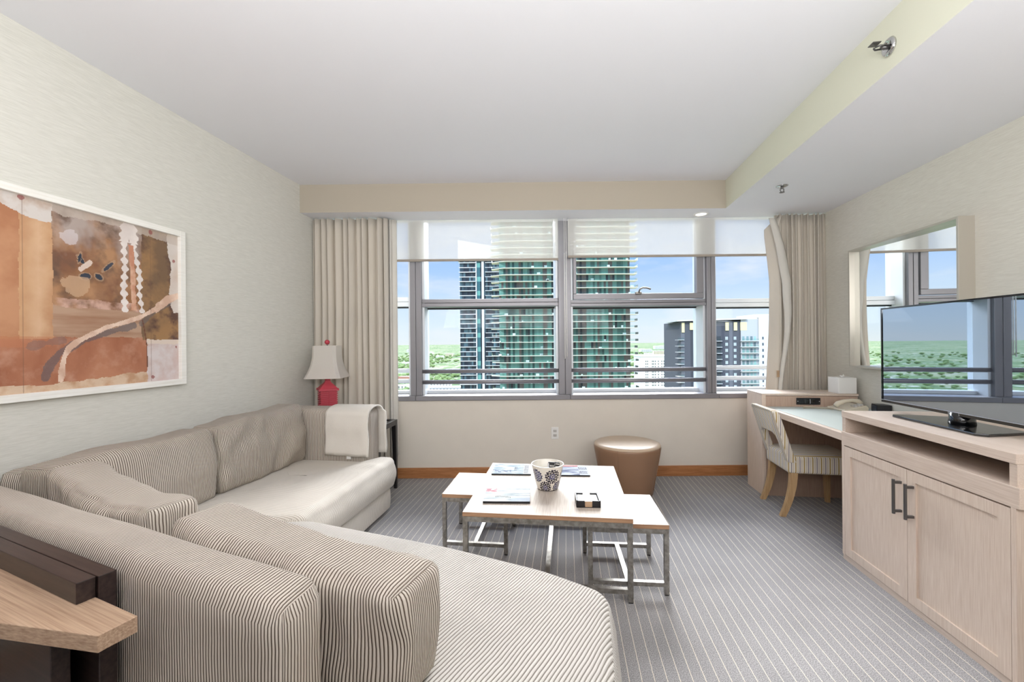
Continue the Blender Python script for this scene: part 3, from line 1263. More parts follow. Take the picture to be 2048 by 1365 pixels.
# ------------------------------------------------------------------ end table and lamp
et = thing('end_table', 'black wooden end table between the sofa armrest and the left curtain', 'side table', A2W(.52, 2.075), RA)
hw, hd, tz = .315, .19, .615
bm = B()
for a in ((-hw, hw, -hd, -hd + .04), (-hw, hw, hd - .04, hd), (-hw, -hw + .04, -hd + .04, hd - .04), (hw - .04, hw, -hd + .04, hd - .04)):
    box(bm, *a, tz - .045, tz, bev=.002)
obj('top_frame', bm, 'ebony', et)
obj('inset_top', bx(-hw + .04, hw - .04, -hd + .04, hd - .04, tz - .02, tz - .006), 'tvblack', et)
for sx_ in (-1, 1):
    for sy_ in (-1, 1):
        bm = B()
        x0, y0 = sx_ * (hw - .02), sy_ * (hd - .02)
        top = [(x0 - .02, y0 - .02), (x0 + .02, y0 - .02), (x0 + .02, y0 + .02), (x0 - .02, y0 + .02)]
        va = [bm.verts.new((p[0], p[1], tz - .045)) for p in top]
        vb = [bm.verts.new((x0 + (p[0] - x0) * .62 + sx_ * .006, y0 + (p[1] - y0) * .62, 0)) for p in top]
        bm.faces.new(va)
        bm.faces.new(vb[::-1])
        for i in range(4):
            bm.faces.new((va[i], vb[i], vb[(i + 1) % 4], va[(i + 1) % 4]))
        obj('leg', bm, 'ebony', et)

lp = A2W(.285, 2.06)
lm = thing('table_lamp', 'red pagoda table lamp with a white square shade by the left curtain', 'lamp', (lp.x, lp.y, tz), RA + math.radians(12))
r2 = math.sqrt(2)


def sqring(bm_, w, z):
    return [bm_.verts.new((sx2 * w, sy2 * w, z)) for sx2, sy2 in ((-1, -1), (1, -1), (1, 1), (-1, 1))]


def sqloft(prof_, cap=True):
    bm_ = B()
    rs = [sqring(bm_, w, z) for w, z in prof_]
    for a_, c_ in zip(rs, rs[1:]):
        for i_ in range(4):
            bm_.faces.new((a_[i_], a_[(i_ + 1) % 4], c_[(i_ + 1) % 4], c_[i_]))
    if cap:
        bm_.faces.new(rs[0][::-1])
        bm_.faces.new(rs[-1])
    return bm_


bm = sqloft([(.075, 0), (.075, .02), (.064, .022), (.064, .278), (.080, .281), (.080, .298), (.07, .302), (.05, .325), (.03, .345), (.02, .36), (.02, .385), (.0, .385)])
bd = obj('lamp_body', bm, 'lampred', lm)
bd.rotation_euler = (0, 0, math.radians(28))
bm = B()
for k in range(15):
    z = .035 + k * .0162
    for s_ in (-1, 1):
        for (a0, a1) in ((-.058, -.004), (.004, .058)):
            box(bm, a0, a1, s_ * .066 - .008, s_ * .066 + .008, z, z + .007)
            box(bm, s_ * .066 - .008, s_ * .066 + .008, a0, a1, z, z + .007)
obj('louver', bm, 'lampred', bd)
bm = B()
nsh = 14
outer = []
for j in range(nsh + 1):
    v = j / nsh
    z = .392 + .278 * v
    w = .152 - .054 * v - .022 * math.sin(PI * v) * (1 - v * .3)
    cut = .022
    ring = []
    for sx2, sy2, d1, d2 in ((-1, -1, (0, cut), (cut, 0)), (1, -1, (-cut, 0), (0, cut)), (1, 1, (0, -cut), (-cut, 0)), (-1, 1, (cut, 0), (0, -cut))):
        ring.append(bm.verts.new((sx2 * w + d1[0], sy2 * w + d1[1], z)))
        ring.append(bm.verts.new((sx2 * w + d2[0], sy2 * w + d2[1], z)))
    outer.append(ring)
for a, b_ in zip(outer, outer[1:]):
    for i in range(8):
        bm.faces.new((a[i], a[(i + 1) % 8], b_[(i + 1) % 8], b_[i]))
solid(obj('lamp_shade', bm, 'shadelamp', lm), .003)
obj('lamp_stem', tube(B(), [(0, 0, .38), (0, 0, .69)], .005, 8), 'nickel', lm)
bm = B()
bmesh.ops.create_icosphere(bm, subdivisions=3, radius=.021)
for v_ in bm.verts:
    v_.co *= 1 + .06 * math.sin(12 * math.atan2(v_.co.y, v_.co.x))
    v_.co.z += .70
obj('finial', bm, 'lampred', lm, smooth=True)

# ------------------------------------------------------------------ console desk behind the chaise (bottom left)
cd = thing('console_desk', 'dark wood console with an angled oak top behind the chaise at lower left', 'console', OB, RB)
obj('back_panel', bx(-1.55, -.56, -.047, -.012, 0, .75, bev=.0015), 'espresso', cd)
obj('top_rail', bx(-1.55, -.568, -.084, -.0485, .7005, .75, bev=.0015), 'espresso', cd)
obj('desktop', prism(B(), [(-.39, -.0485), (-.387, -.119), (-1.3, -.345), (-1.52, -.345), (-1.52, -.0485)], .664, .70, bev=.0015), 'walnut', cd)
obj('leg_panel', bx(-1.50, -.62, -.11, -.075, 0, .664, bev=.0015), 'espresso', cd)

# ------------------------------------------------------------------ coffee table + two stools


def table_like(root, w, d, h, top_t, bar, topname):
    hw_, hd_ = w / 2, d / 2
    bm_ = bx(-hw_, hw_, -hd_, hd_, h - top_t, h, bev=.0012)
    for f_ in bm_.faces:
        f_.normal_update()
        if f_.normal.z < .5:
            f_.material_index = 1
    obj(topname, bm_, ['oak_top', 'oak_edge_shade'], root)
    bm_ = B()
    z1 = h - top_t
    for s_ in (-1, 1):
        box(bm_, -hw_ + .001, hw_ - .001, *sorted((s_ * hd_ - s_ * .001, s_ * (hd_ - bar))), z1 - bar, z1 - .0005)
        box(bm_, *sorted((s_ * hw_ - s_ * .001, s_ * (hw_ - bar))), -hd_ + bar, hd_ - bar, z1 - bar, z1 - .0005)
    obj('apron_frame', bm_, 'steel', root)
    for sx3 in (-1, 1):
        for sy3 in (-1, 1):
            xa, xb = sorted((sx3 * hw_ - sx3 * .001, sx3 * (hw_ - bar)))
            ya_, yb_ = sorted((sy3 * hd_ - sy3 * .001, sy3 * (hd_ - bar)))
            lg = obj('leg', bx(xa, xb, ya_, yb_, .006, z1 - bar, bev=.001), 'steel', root)
            obj('foot_pad', bx(xa + .002, xb - .002, ya_ + .002, yb_ - .002, 0, .006), 'rubber', lg)
    bm_ = B()
    zb = .045
    for s_ in (-1, 1):
        ya_, yb_ = sorted((s_ * hd_ - s_ * .001, s_ * (hd_ - bar)))
        box(bm_, -hw_ + bar, hw_ - bar, ya_, yb_, zb, zb + bar * .85)
    box(bm_, -bar / 2, bar / 2, -hd_ + bar, hd_ - bar, zb, zb + bar * .85)
    obj('stretcher', bm_, 'steel', root)


RT = math.radians(-7.4)
ct = thing('coffee_table', 'square whitewashed coffee table on a steel frame in the middle of the room', 'coffee table', (.221, 2.632, 0), RT)
table_like(ct, .864, .915, .42, .022, .027, 'tabletop')
st = thing('nesting_stool', 'low oak topped steel stool tucked under the left side of the coffee table', 'stool', (-.213, 2.862, 0), math.radians(-7), 'stools nested under the coffee table')
table_like(st, .41, .44, .362, .022, .025, 'stool_top')
dup(st, (.608, 2.424, 0), math.radians(-5.4), 'low oak topped steel stool sticking out at the right front of the coffee table')


def T2W(x, y, z=.42):
    return (x, y, z)


# ------------------------------------------------------------------ magazines
def magazine(x, y, w, d, rz, label, paint, pages=.008):
    t3 = thing('magazine', label, 'magazine', (x, y, .42), rz, 'magazines on the coffee table')
    obj('pages', bx(-w / 2 + .001, w / 2 - .001, -d / 2 + .001, d / 2 - .001, 0, pages), 'paper', t3)
    obj('spine', bx(-w / 2, w / 2, -d / 2, -d / 2 + .002, 0, pages + .0008), 'blk', t3)

    def place(u, v):
        return Vector((-w / 2 + w * u, -d / 2 + d * v, pages + .0012 + .0015 * math.sin(PI * v) * math.sin(PI * u)))
    grid_color(64, 52, place, paint, 'cover', 'print', t3)
    return t3


def fb(x, y, s, seed=0):
    return noise.fractal(Vector((x * s, y * s, seed)), .8, 2.1, 5)


def paint1(u, v):
    c = mixc(lin(150, 178, 190), lin(236, 240, 242), .5 + 1.1 * fb(u * 1.2, v * 3, 3, 1))
    if u > .80:
        c = lin(228, 230, 230)
    if .82 < u < .92 and .08 < v < .92 and (int(v * 40) % 7) > 1 and math.sin(u * 160 + math.sin(v * 47) * 2) > -.1:
        c = lin(60, 62, 70)
    if .56 < u < .62 and .3 < v < .7 and int(v * 60) % 3 and math.sin(u * 300) > -.4:
        c = lin(90, 92, 100)
    if u < .5 and .15 < v < .4 and fb(u, v, 9, 4) > .1:
        c = lin(90, 110, 150)
    return c


def paint2(u, v):
    c = mixc(lin(214, 222, 236), lin(80, 96, 140), .5 + 1.6 * fb(u * .6, v * 3, 3, 9))
    if v > .86 and u > .15:
        c = lin(196, 96, 96)
    if u > .72:
        c = lin(206, 212, 224)
        if (.15 < v < .4 or .55 < v < .8) and math.sin(u * 130 + int(v * 9)) > -.1 and u < .96:
            c = lin(70, 76, 100)
    return c


def paint3(u, v):
    k = .5 + 1.3 * fb(u * .7 + .3 * v, v * 2.6, 3, 15)
    c = mixc(lin(250, 250, 250), lin(150, 170, 176), k * .7)
    if v > .7 and u < .25 and fb(u, v, 8, 3) > 0:
        c = lin(206, 130, 140)
    if abs(v - .25 - .1 * math.sin(u * 5)) < .05 and .25 < u < .6 and math.sin(u * 200) > 0:
        c = lin(70, 90, 80)
    if v < .3 and u > .6:
        c = mixc(c, lin(196, 210, 232), .6)
    return c


magazine(-.006, 2.955, .262, .222, math.radians(-4), 'pale blue magazine at the far left corner of the coffee table', paint1)
magazine(.392, 2.915, .235, .215, math.radians(-4), 'blue and white magazine on the table behind the patterned cup', paint2)
magazine(-.034, 2.447, .258, .205, math.radians(-2.5), 'white marbled magazine at the near left of the coffee table', paint3, .011)

# ------------------------------------------------------------------ patterned cup with remotes
cup = thing('planter_cup', 'white ceramic cup with blue medallions holding remotes on the coffee table', 'cup', (.207, 2.585, .42))
MED = [(0.2, .62, .105, 1), (1.42, .62, .115, 0), (2.62, .62, .11, 1), (3.85, .62, .11, 0), (5.05, .62, .11, 1), (.85, .16, .105, 0), (2.0, .16, .10, 1), (3.2, .16, .10, 0), (4.4, .16, .1, 1), (5.6, .16, .1, 0)]


def cupcol(u, v):
    th = u * 2 * PI
    c = lin(226, 218, 206)
    for (a, h, r, bl) in MED:
        d = (th - a + PI) % (2 * PI) - PI
        dx = d * .62
        dy = (v - h) * 1.15
        rr_ = math.hypot(dx, dy) / (r * 2.7)
        an = math.atan2(dy, dx)
        if rr_ < 1:
            p = math.sin(an * 8) * math.cos(rr_ * 16 + (bl * 1.2))
            q = math.cos(an * 16) * math.sin(rr_ * 24)
            if p > -.1 or (q > .3 and rr_ > .3) or .30 < rr_ < .38 or rr_ < .1:
                c = lin(24, 32, 92) if bl or rr_ < .45 else lin(30, 25, 44)
            if rr_ > .86 and math.sin(an * 16) > 0:
                c = lin(44, 36, 50)
        elif rr_ < 1.1 and math.sin(an * 16) > .2:
            c = lin(40, 36, 60)
    if v < .03:
        c = lin(60, 50, 60)
    return c


def cup_place(u, v):
    th = -PI / 2 - 1.15 + u * 2 * PI
    r = .060 + .036 * (v ** .85)
    if v < .05:
        r -= .006 * (1 - v / .05)
    return Vector((r * math.cos(th), r * math.sin(th), .150 * v))


grid_color(220, 90, cup_place, cupcol, 'cup_wall', 'ceramic', cup, smooth=True)
obj('cup_lining', lathe(B(), [(0, .006), (.052, .006), (.058, .02), (.0925, .148), (.095, .1515), (.0972, .150)], 64, close=False), plain('cream_glaze', lin(226, 220, 208), .2, coat=.4), cup, smooth=True)
obj('cup_bottom', lathe(B(), [(0, 0), (.054, 0), (.054, .004), (0, .004)], 48), 'ltgrey', cup)


def remote(loc, rx, ry, label, L=.15, w=.04):
    t4 = thing('remote_control', label, 'remote control', loc)
    t4.rotation_euler = (rx, ry, .3)
    obj('remote_body', bx(-w / 2, w / 2, -.009, .009, 0, L, bev=.006, seg=3), 'blk', t4, smooth=False)
    bm_ = B()
    for a_ in range(3):
        for b2 in range(7):
            box(bm_, -w * .33 + a_ * w * .24, -w * .33 + a_ * w * .24 + .005, -.0105, -.0085, .02 + b2 * .017, .028 + b2 * .017)
    obj('button', bm_, 'ltgrey', t4)
    obj('edge_trim', bx(-w / 2 - .0008, -w / 2 + .002, -.008, .008, .03, L - .008, bev=.001), 'silver', t4)


remote((.216, 2.572, .430), math.radians(-7), math.radians(9), 'black remote control standing upright in the patterned cup', .148)
remote((.245, 2.607, .432), math.radians(-6), math.radians(13), 'smaller black remote leaning at the right rim of the patterned cup', .136, .034)

# ------------------------------------------------------------------ coaster holder
cs = thing('coaster_holder', 'black square coaster holder with gold clasp on the coffee table', 'coaster holder', (.402, 2.338, .42), math.radians(-4))
bm = B()
q = .0635
for sx_ in (-1, 1):
    for sy_ in (-1, 1):
        box(bm, *sorted((sx_ * q, sx_ * .020)), *sorted((sy_ * q, sy_ * (q - .007))), 0, .036)
    box(bm, *sorted((sx_ * q, sx_ * (q - .007))), -q, q, 0, .036)
box(bm, -q, q, -q, q, 0, .006)
obj('tray', bm, 'blk', cs)
bm = B()
for k in range(4):
    box(bm, -.053, .053, -.053, .053, .0065 + k * .006, .0115 + k * .006, bev=.001)
co = obj('coaster', bm, 'paper', cs)
bm = B()
for r_ in (.040, .026):
    for s_ in (-1, 1):
        box(bm, -r_, r_, *sorted((s_ * r_, s_ * (r_ - .0015))), .0296, .0302)
        box(bm, *sorted((s_ * r_, s_ * (r_ - .0015))), -r_, r_, .0296, .0302)
obj('coaster_print', bm, 'ltgrey', co)
obj('clasp', bx(-.019, .019, -q - .0015, -q + .006, .004, .034, bev=.001), 'gold', cs)

# ------------------------------------------------------------------ ottoman
ot = thing('ottoman', 'round tan leather ottoman tapering to the floor by the window wall', 'ottoman', (.985, 3.715, 0))
prof = [(0, 0), (.205, 0), (.213, .008), (.222, .05), (.24, .16), (.262, .28), (.276, .36), (.281, .395), (.276, .412)]
o = obj('ottoman_body', lathe(B(), prof, 72), 'leather', ot, smooth=True)
prof = [(.277, .405), (.279, .413), (.272, .424), (.250, .431), (.2, .434), (.12, .436), (.0001, .437)]
obj('ottoman_top', lathe(B(), prof, 72), plain('pale_tan_leather', lin(196, 172, 146), .35, bump=.15, bscale=120, var=.05), ot, smooth=True)
for a in (-120, -35, 60, 150):
    bm = B()
    a = math.radians(a)
    pts = [((r + .0015) * math.cos(a), (r + .0015) * math.sin(a), z) for r, z in [(.222, .05), (.24, .16), (.262, .28), (.276, .36), (.281, .395), (.278, .41)]]
    tube(bm, pts, .0022, 6)
    obj('seam', bm, 'leather', ot, smooth=True)

# ------------------------------------------------------------------ media cabinet, desk, hutch (right)
RC = math.radians(-7.2)
OC = Vector((1.953, 2.555, 0))


def C2W(x, y, z=0):
    c, s = math.cos(RC), math.sin(RC)
    return Vector((OC.x + x * c - y * s, OC.y + x * s + y * c, z))


cab = thing('media_cabinet', 'pale oak media cabinet with two doors and an open shelf under the television', 'cabinet', OC, RC)
D = .765
bm = B()
box(bm, .022, D, -.995, -.002, .03, .672)
obj('cabinet_body', bm, 'oak', cab)
obj('floor_plinth', bx(.004, D, -.998, -.001, 0, .03), 'oakh', cab)
obj('face_stile', bx(.0, .022, -.024, -.001, .03, .70), 'oak', cab)
obj('face_stile', bx(.0, .022, -.999, -.980, .03, .70), 'oak', cab)
obj('counter_slab', bx(-.001, D, -1.012, 0, .677, .755, bev=.0015), 'oakh', cab)
obj('shelf_side', bx(.004, D, -.03, -.001, .7555, .838), 'oakh', cab)
obj('shelf_side', bx(.004, D, -1.0, -.972, .7555, .838), 'oakh', cab)
obj('shelf_back', bx(D - .02, D - .001, -.971, -.031, .7555, .838), 'oak_in', cab)
obj('top_slab', bx(.0, D, -1.0, -.0005, .8385, .876, bev=.0015), 'oakh', cab)


def door(y0, y1, hy, hside):
    bm_ = B()
    s_ = .05
    z0, z1 = .034, .671
    box(bm_, 0, .0205, y0, y0 + s_, z0, z1)
    box(bm_, 0, .0205, y1 - s_, y1, z0, z1)
    box(bm_, 0, .0205, y0 + s_, y1 - s_, z0, z0 + s_)
    box(bm_, 0, .0205, y0 + s_, y1 - s_, z1 - s_, z1)
    box(bm_, .008, .0205, y0 + s_, y1 - s_, z0 + s_, z1 - s_)
    dr = obj('cabinet_door', bm_, 'oak', cab)
    bm_ = tube(B(), [(-.034, hy, .444), (-.034, hy, .612)], .0068, 12)
    for z_ in (.458, .598):
        box(bm_, -.034, 0, hy - .006, hy + .006, z_ - .006, z_ + .006)
    obj('handle', bm_, 'nickel', dr, smooth=False)
    return dr


door(-.4905, -.026, -.4555, 1)
door(-.978, -.4935, -.530, -1)

dk = thing('writing_desk', 'built in pale oak desk with a pale green writing surface by the window', 'desk', OC, RC)
obj('desk_slab', bx(.0, .765, .002, 1.045, .698, .7435, bev=.0015), 'oakh', dk)
obj('desk_pad', bx(.035, .77, .004, 1.043, .7437, .7455), 'pad', dk)
obj('rear_apron', bx(.70, .72, .002, 1.04, .35, .697), 'oak_in', dk)
hu = thing('desk_hutch', 'tall oak box at the window end of the desk', 'hutch', OC, RC)
obj('hutch_body', bx(.012, .735, 1.05, 1.34, 0, .832), 'oak_in', hu)
obj('end_panel', bx(.0, .0115, 1.047, 1.345, 0, .835, bev=.001), 'oak', hu)
obj('hutch_top', bx(.0, .74, 1.046, 1.345, .8355, .853, bev=.001), 'oakh', hu)
bm = B()
box(bm, .0, .03, 1.0475, 1.0495, 0, .835)
obj('edge_strip', bm, 'oakh', hu)
# power strip on the hutch face
p = C2W(.39, 1.0495)
pw = thing('power_outlet_strip', 'black outlet strip set into the face of the desk hutch', 'outlet', (*C2W(.358, 1.0465).xy, .791), RC)
obj('faceplate', bx(-.092, .092, -.006, 0, -.028, .028, bev=.003), 'blk', pw)
for k, x in enumerate((-.055, -.012, .03)):
    obj('socket', bx(x - .017, x + .017, -.009, -.005, -.018, .018, bev=.002), 'tvblack', pw)
obj('indicator', bx(.0105, .0125, -.0095, -.006, -.018, .018), 'silver', pw)
for x in (-.082, .082):
    obj('screw', bx(x - .003, x + .003, -.008, -.005, -.003, .003, bev=.001), 'silver', pw)

# tissue box
tb = thing('tissue_box', 'white cube tissue box on top of the desk hutch', 'tissue box', (*C2W(.665, 1.13).xy, .8535), math.radians(-6))
obj('box_cover', bx(-.07, .07, -.07, .07, 0, .130, bev=.003), 'white', tb)
bm = B()
for k in range(5):
    a = k * 1.3
    tube(bm, [(0, 0, .128), (.008 * math.cos(a), .008 * math.sin(a), .139), (.02 * math.cos(a + .6), .012 * math.sin(a + .6), .146 if k else .155)], .004, 6, radii=[.006, .004, .0015])
obj('tissue', bm, 'paper', tb, smooth=True)

# telephone
ph = thing('telephone', 'cream corded desk telephone on the green desk surface', 'telephone', (*C2W(.56, .90).xy, .7455), math.radians(-2))
bm = prism(B(), [(-.09, 0), (.09, 0), (.09, .03), (.075, .048), (-.05, .022), (-.09, .016)], -.11, .09, bev=.006, seg=3, axis='y')
obj('phone_base', bm, 'cream', ph, smooth=False)
bm = B()
pts = [(-.098, -.02, .034), (-.078, -.02, .052), (-.03, -.02, .071), (.03, -.02, .076), (.075, -.02, .068), (.098, -.02, .052)]
tube(bm, pts, .016, 14, radii=[.018, .020, .014, .014, .020, .018])
hs = obj('handset', bm, 'cream', ph, smooth=True)
bm = B()
for i in range(4):
    for j in range(3):
        box(bm, .0 + j * .022, .014 + j * .022, -.095 + i * .014, -.086 + i * .014, .034 + j * .006, .044 + j * .006)
obj('keypad', bm, 'ltgrey', ph)
bm = B()
pts = []
n_ = 34
for i in range(n_ * 10 + 1):
    s_ = i / (n_ * 10)
    a = s_ * n_ * 2 * PI
    bx_ = -.10 - .19 * s_
    by_ = .0 + .08 * math.sin(s_ * 2.2)
    pts.append((bx_, by_ + .0065 * math.cos(a), .0085 + .0065 * math.sin(a)))
tube(bm, pts, .0018, 5)
obj('coiled_cord', bm, 'cream', ph, smooth=True)

# black gadget box
gd = thing('alarm_clock_radio', 'small dark box shaped clock beside the telephone', 'clock', (*C2W(.745, .80).xy, .7455), math.radians(-20))
obj('clock_case', bx(-.045, .045, -.05, .05, 0, .058, bev=.003), 'blk', gd)
obj('clock_face', bx(-.048, -.0455, -.042, .042, .006, .05), 'bluegrey', gd)

# cable tangle on the floor under the desk
bm = B()
pts = []
for i in range(60):
    a = i * .35
    pts.append((.05 * math.cos(a) * (1 - i / 90), .045 * math.sin(a * .8) + .02, .006 + .15 * max(0, i - 42) / 18))
tube(bm, pts, .0045, 6)
cb = obj('power_cable', bm, 'blk', None, smooth=True, loc=(*C2W(.50, .62).xy, 0))
tag(cb, 'black power cable coiled on the carpet under the desk', 'cable')

# ------------------------------------------------------------------ television
tvp = C2W(.245, -.448)
tv = thing('television', 'large flat black television reflecting the window on the oak cabinet', 'television', (tvp.x, tvp.y, .8765), RC)
W2, H0, H1 = .482, .050, .606
obj('tv_housing', bx(.0, .045, -W2, W2, H0, H1, bev=.006, seg=3), 'tvblack', tv)
bm = B()
b3 = .009
box(bm, -.006, .0, -W2, W2, H1 - b3, H1, bev=.001)
box(bm, -.006, .0, -W2, W2, H0, H0 + .016, bev=.001)
box(bm, -.006, .0, -W2, -W2 + b3, H0 + .016, H1 - b3)
box(bm, -.006, .0, W2 - b3, W2, H0 + .016, H1 - b3)
obj('bezel', bm, 'tvblack', tv)
obj('bezel_trim', bx(-.0072, -.006, -W2, W2, H0 + .0145, H0 + .0165), 'silver', tv)
obj('screen', bx(-.0025, .0005, -W2 + b3, W2 - b3, H0 + .016, H1 - b3), 'screen', tv)
# small maker's lettering
fc = bpy.data.curves.new('brand_lettering', 'FONT')
fc.body = 'SAMSUNG'
fc.size = .0135
fc.extrude = .0004
fc.align_x = 'CENTER'
fo = bpy.data.objects.new('brand_lettering', fc)
C.objects.link(fo)
bpy.context.view_layer.update()
me = bpy.data.meshes.new_from_object(fo)
bpy.data.objects.remove(fo)
me.materials.clear()
me.materials.append(M['silver'])
fo = bpy.data.objects.new('brand_lettering', me)
C.objects.link(fo)
fo.parent = tv
fo.matrix_local = Matrix.Translation((-.0068, 0, H0 + .0025)) @ Matrix(((0, 0, -1, 0), (-1, 0, 0, 0), (0, 1, 0, 0), (0, 0, 0, 1)))
obj('stand_neck', lathe(B(), [(.05, .012), (.048, .03), (.045, .062)], 24, .03, 0), 'tvblack', tv, smooth=True)
bm = prism(B(), [(-.115, -.235), (-.115, .235), (-.095, .262), (.13, .20), (.13, -.20), (-.08, -.262)], .0, .012, bev=.003)
obj('stand_foot', bm, 'tvblack', tv)

# ------------------------------------------------------------------ wall mirror
RW = -math.atan(.117)
mr = thing('wall_mirror', 'deep framed square mirror on the right wall above the desk', 'mirror', (XR(YW), YW, 0), RW)
y0, y1, z0, z1, pz = -1.604, -.612, 1.072, 2.028, -.09
bm = B()
w_ = .014
box(bm, pz, 0, y0, y0 + w_, z0, z1, bev=.001)
box(bm, pz, 0, y1 - w_, y1, z0, z1, bev=.001)
box(bm, pz, 0, y0 + w_, y1 - w_, z0, z0 + w_, bev=.001)
box(bm, pz, 0, y0 + w_, y1 - w_, z1 - w_, z1, bev=.001)
obj('mirror_frame', bm, 'mirror_fr', mr)
bm = B()
prism(bm, [(-.008, y0 + w_), (-.004, y0 + w_), (-.046, y1 - w_), (-.050, y1 - w_)], z0 + w_, z1 - w_)
obj('mirror_glass', bm, 'mirror', mr)

# ------------------------------------------------------------------ chair
RH = math.radians(-9.5)
chr_ = thing('dining_chair', 'striped upholstered chair with an open backrest pulled under the desk', 'chair', (2.262, 3.305, 0), RH)


def seatf(p, k):
    u, v, w = k
    if w > 0:
        p.z += .012 * (1 - u * u) * (1 - v * v)
        p.x += 0
    p.y *= 1 - .04 * (u + 1) / 2 * -1
    return p


obj('seat', rbox(.48, .40, .135, .022, (22, 20, 8), seatf), 'stripe', chr_, smooth=True, loc=(.02, 0, .385))
# back: arch shaped panel with an opening above the seat
bm = B()
outl = [(-.205, .40), (-.135, .40), (-.135, .55), (-.12, .585), (-.09, .60), (.09, .60), (.12, .585), (.135, .55), (.135, .40), (.205, .40), (.212, .60), (.212, .75), (.205, .772), (.17, .782), (-.17, .782), (-.205, .772), (-.212, .75), (-.212, .60)]
prism(bm, outl, -.028, .028, bev=.008, seg=2, axis='x')
for v_ in bm.verts:
    z = v_.co.z
    k = (z - .40) / .38
    curve_ = -.02 * (1 - (v_.co.y / .21) ** 2) * max(0, k)
    v_.co.x = v_.co.x * (1 - .25 * k) - .192 - .115 * k + curve_
obj('backrest', bm, 'stripe', chr_, smooth=False)
for s_ in (-1, 1):
    bm = B()
    prev = None
    rings = []
    for j in range(9):
        k = j / 8
        z = .325 * (1 - k)
        cx_ = -.178 - .075 * k ** 2.0 + .0
        hx = .024 - .006 * k
        hy = .020 - .004 * k
        rings.append([bm.verts.new((cx_ + a * hx, s_ * .176 + b2 * hy, z)) for a, b2 in ((-1, -1), (1, -1), (1, 1), (-1, 1))])
    for a, b_ in zip(rings, rings[1:]):
        for i in range(4):
            bm.faces.new((a[i], b_[i], b_[(i + 1) % 4], a[(i + 1) % 4]))
    bm.faces.new(rings[0])
    bm.faces.new(rings[-1][::-1])
    obj('leg', bm, 'chairwood', chr_)
    bm = B()
    va = [bm.verts.new((.215 + a * .022, s_ * .17 + b2 * .022, .325)) for a, b2 in ((-1, -1), (1, -1), (1, 1), (-1, 1))]
    vb = [bm.verts.new((.222 + a * .014, s_ * .17 + b2 * .014, 0)) for a, b2 in ((-1, -1), (1, -1), (1, 1), (-1, 1))]
    for i in range(4):
        bm.faces.new((va[i], vb[i], vb[(i + 1) % 4], va[(i + 1) % 4]))
    bm.faces.new(va)
    bm.faces.new(vb[::-1])
    obj('leg', bm, 'chairwood', chr_)

# ------------------------------------------------------------------ picture on the left wall
P0 = Vector((-2.0505, 2.672))
pic = thing('framed_painting', 'large abstract rust and cream painting in a white frame on the left wall', 'painting', (P0.x, P0.y, 0), RA)
SL, PB, PT = 1.52, 1.06, 2.0
fw = .034
bm = B()
box(bm, -.0, .032, -fw, 0, PB, PT, bev=.002)
box(bm, -.0, .032, -SL, -SL + fw, PB, PT, bev=.002)
box(bm, -.0, .032, -SL + fw, -fw, PB, PB + fw, bev=.002)
box(bm, -.0, .032, -SL + fw, -fw, PT - fw, PT, bev=.002)
obj('picture_frame', bm, 'frame_w', pic)


def seg_d(px, py, pts):
    best = 9
    for (a, b2), (c2, d2) in zip(pts, pts[1:]):
        vx, vy = c2 - a, d2 - b2
        t2 = max(0, min(1, ((px - a) * vx + (py - b2) * vy) / (vx * vx + vy * vy)))
        best = min(best, math.hypot(px - a - t2 * vx, py - b2 - t2 * vy))
    return best


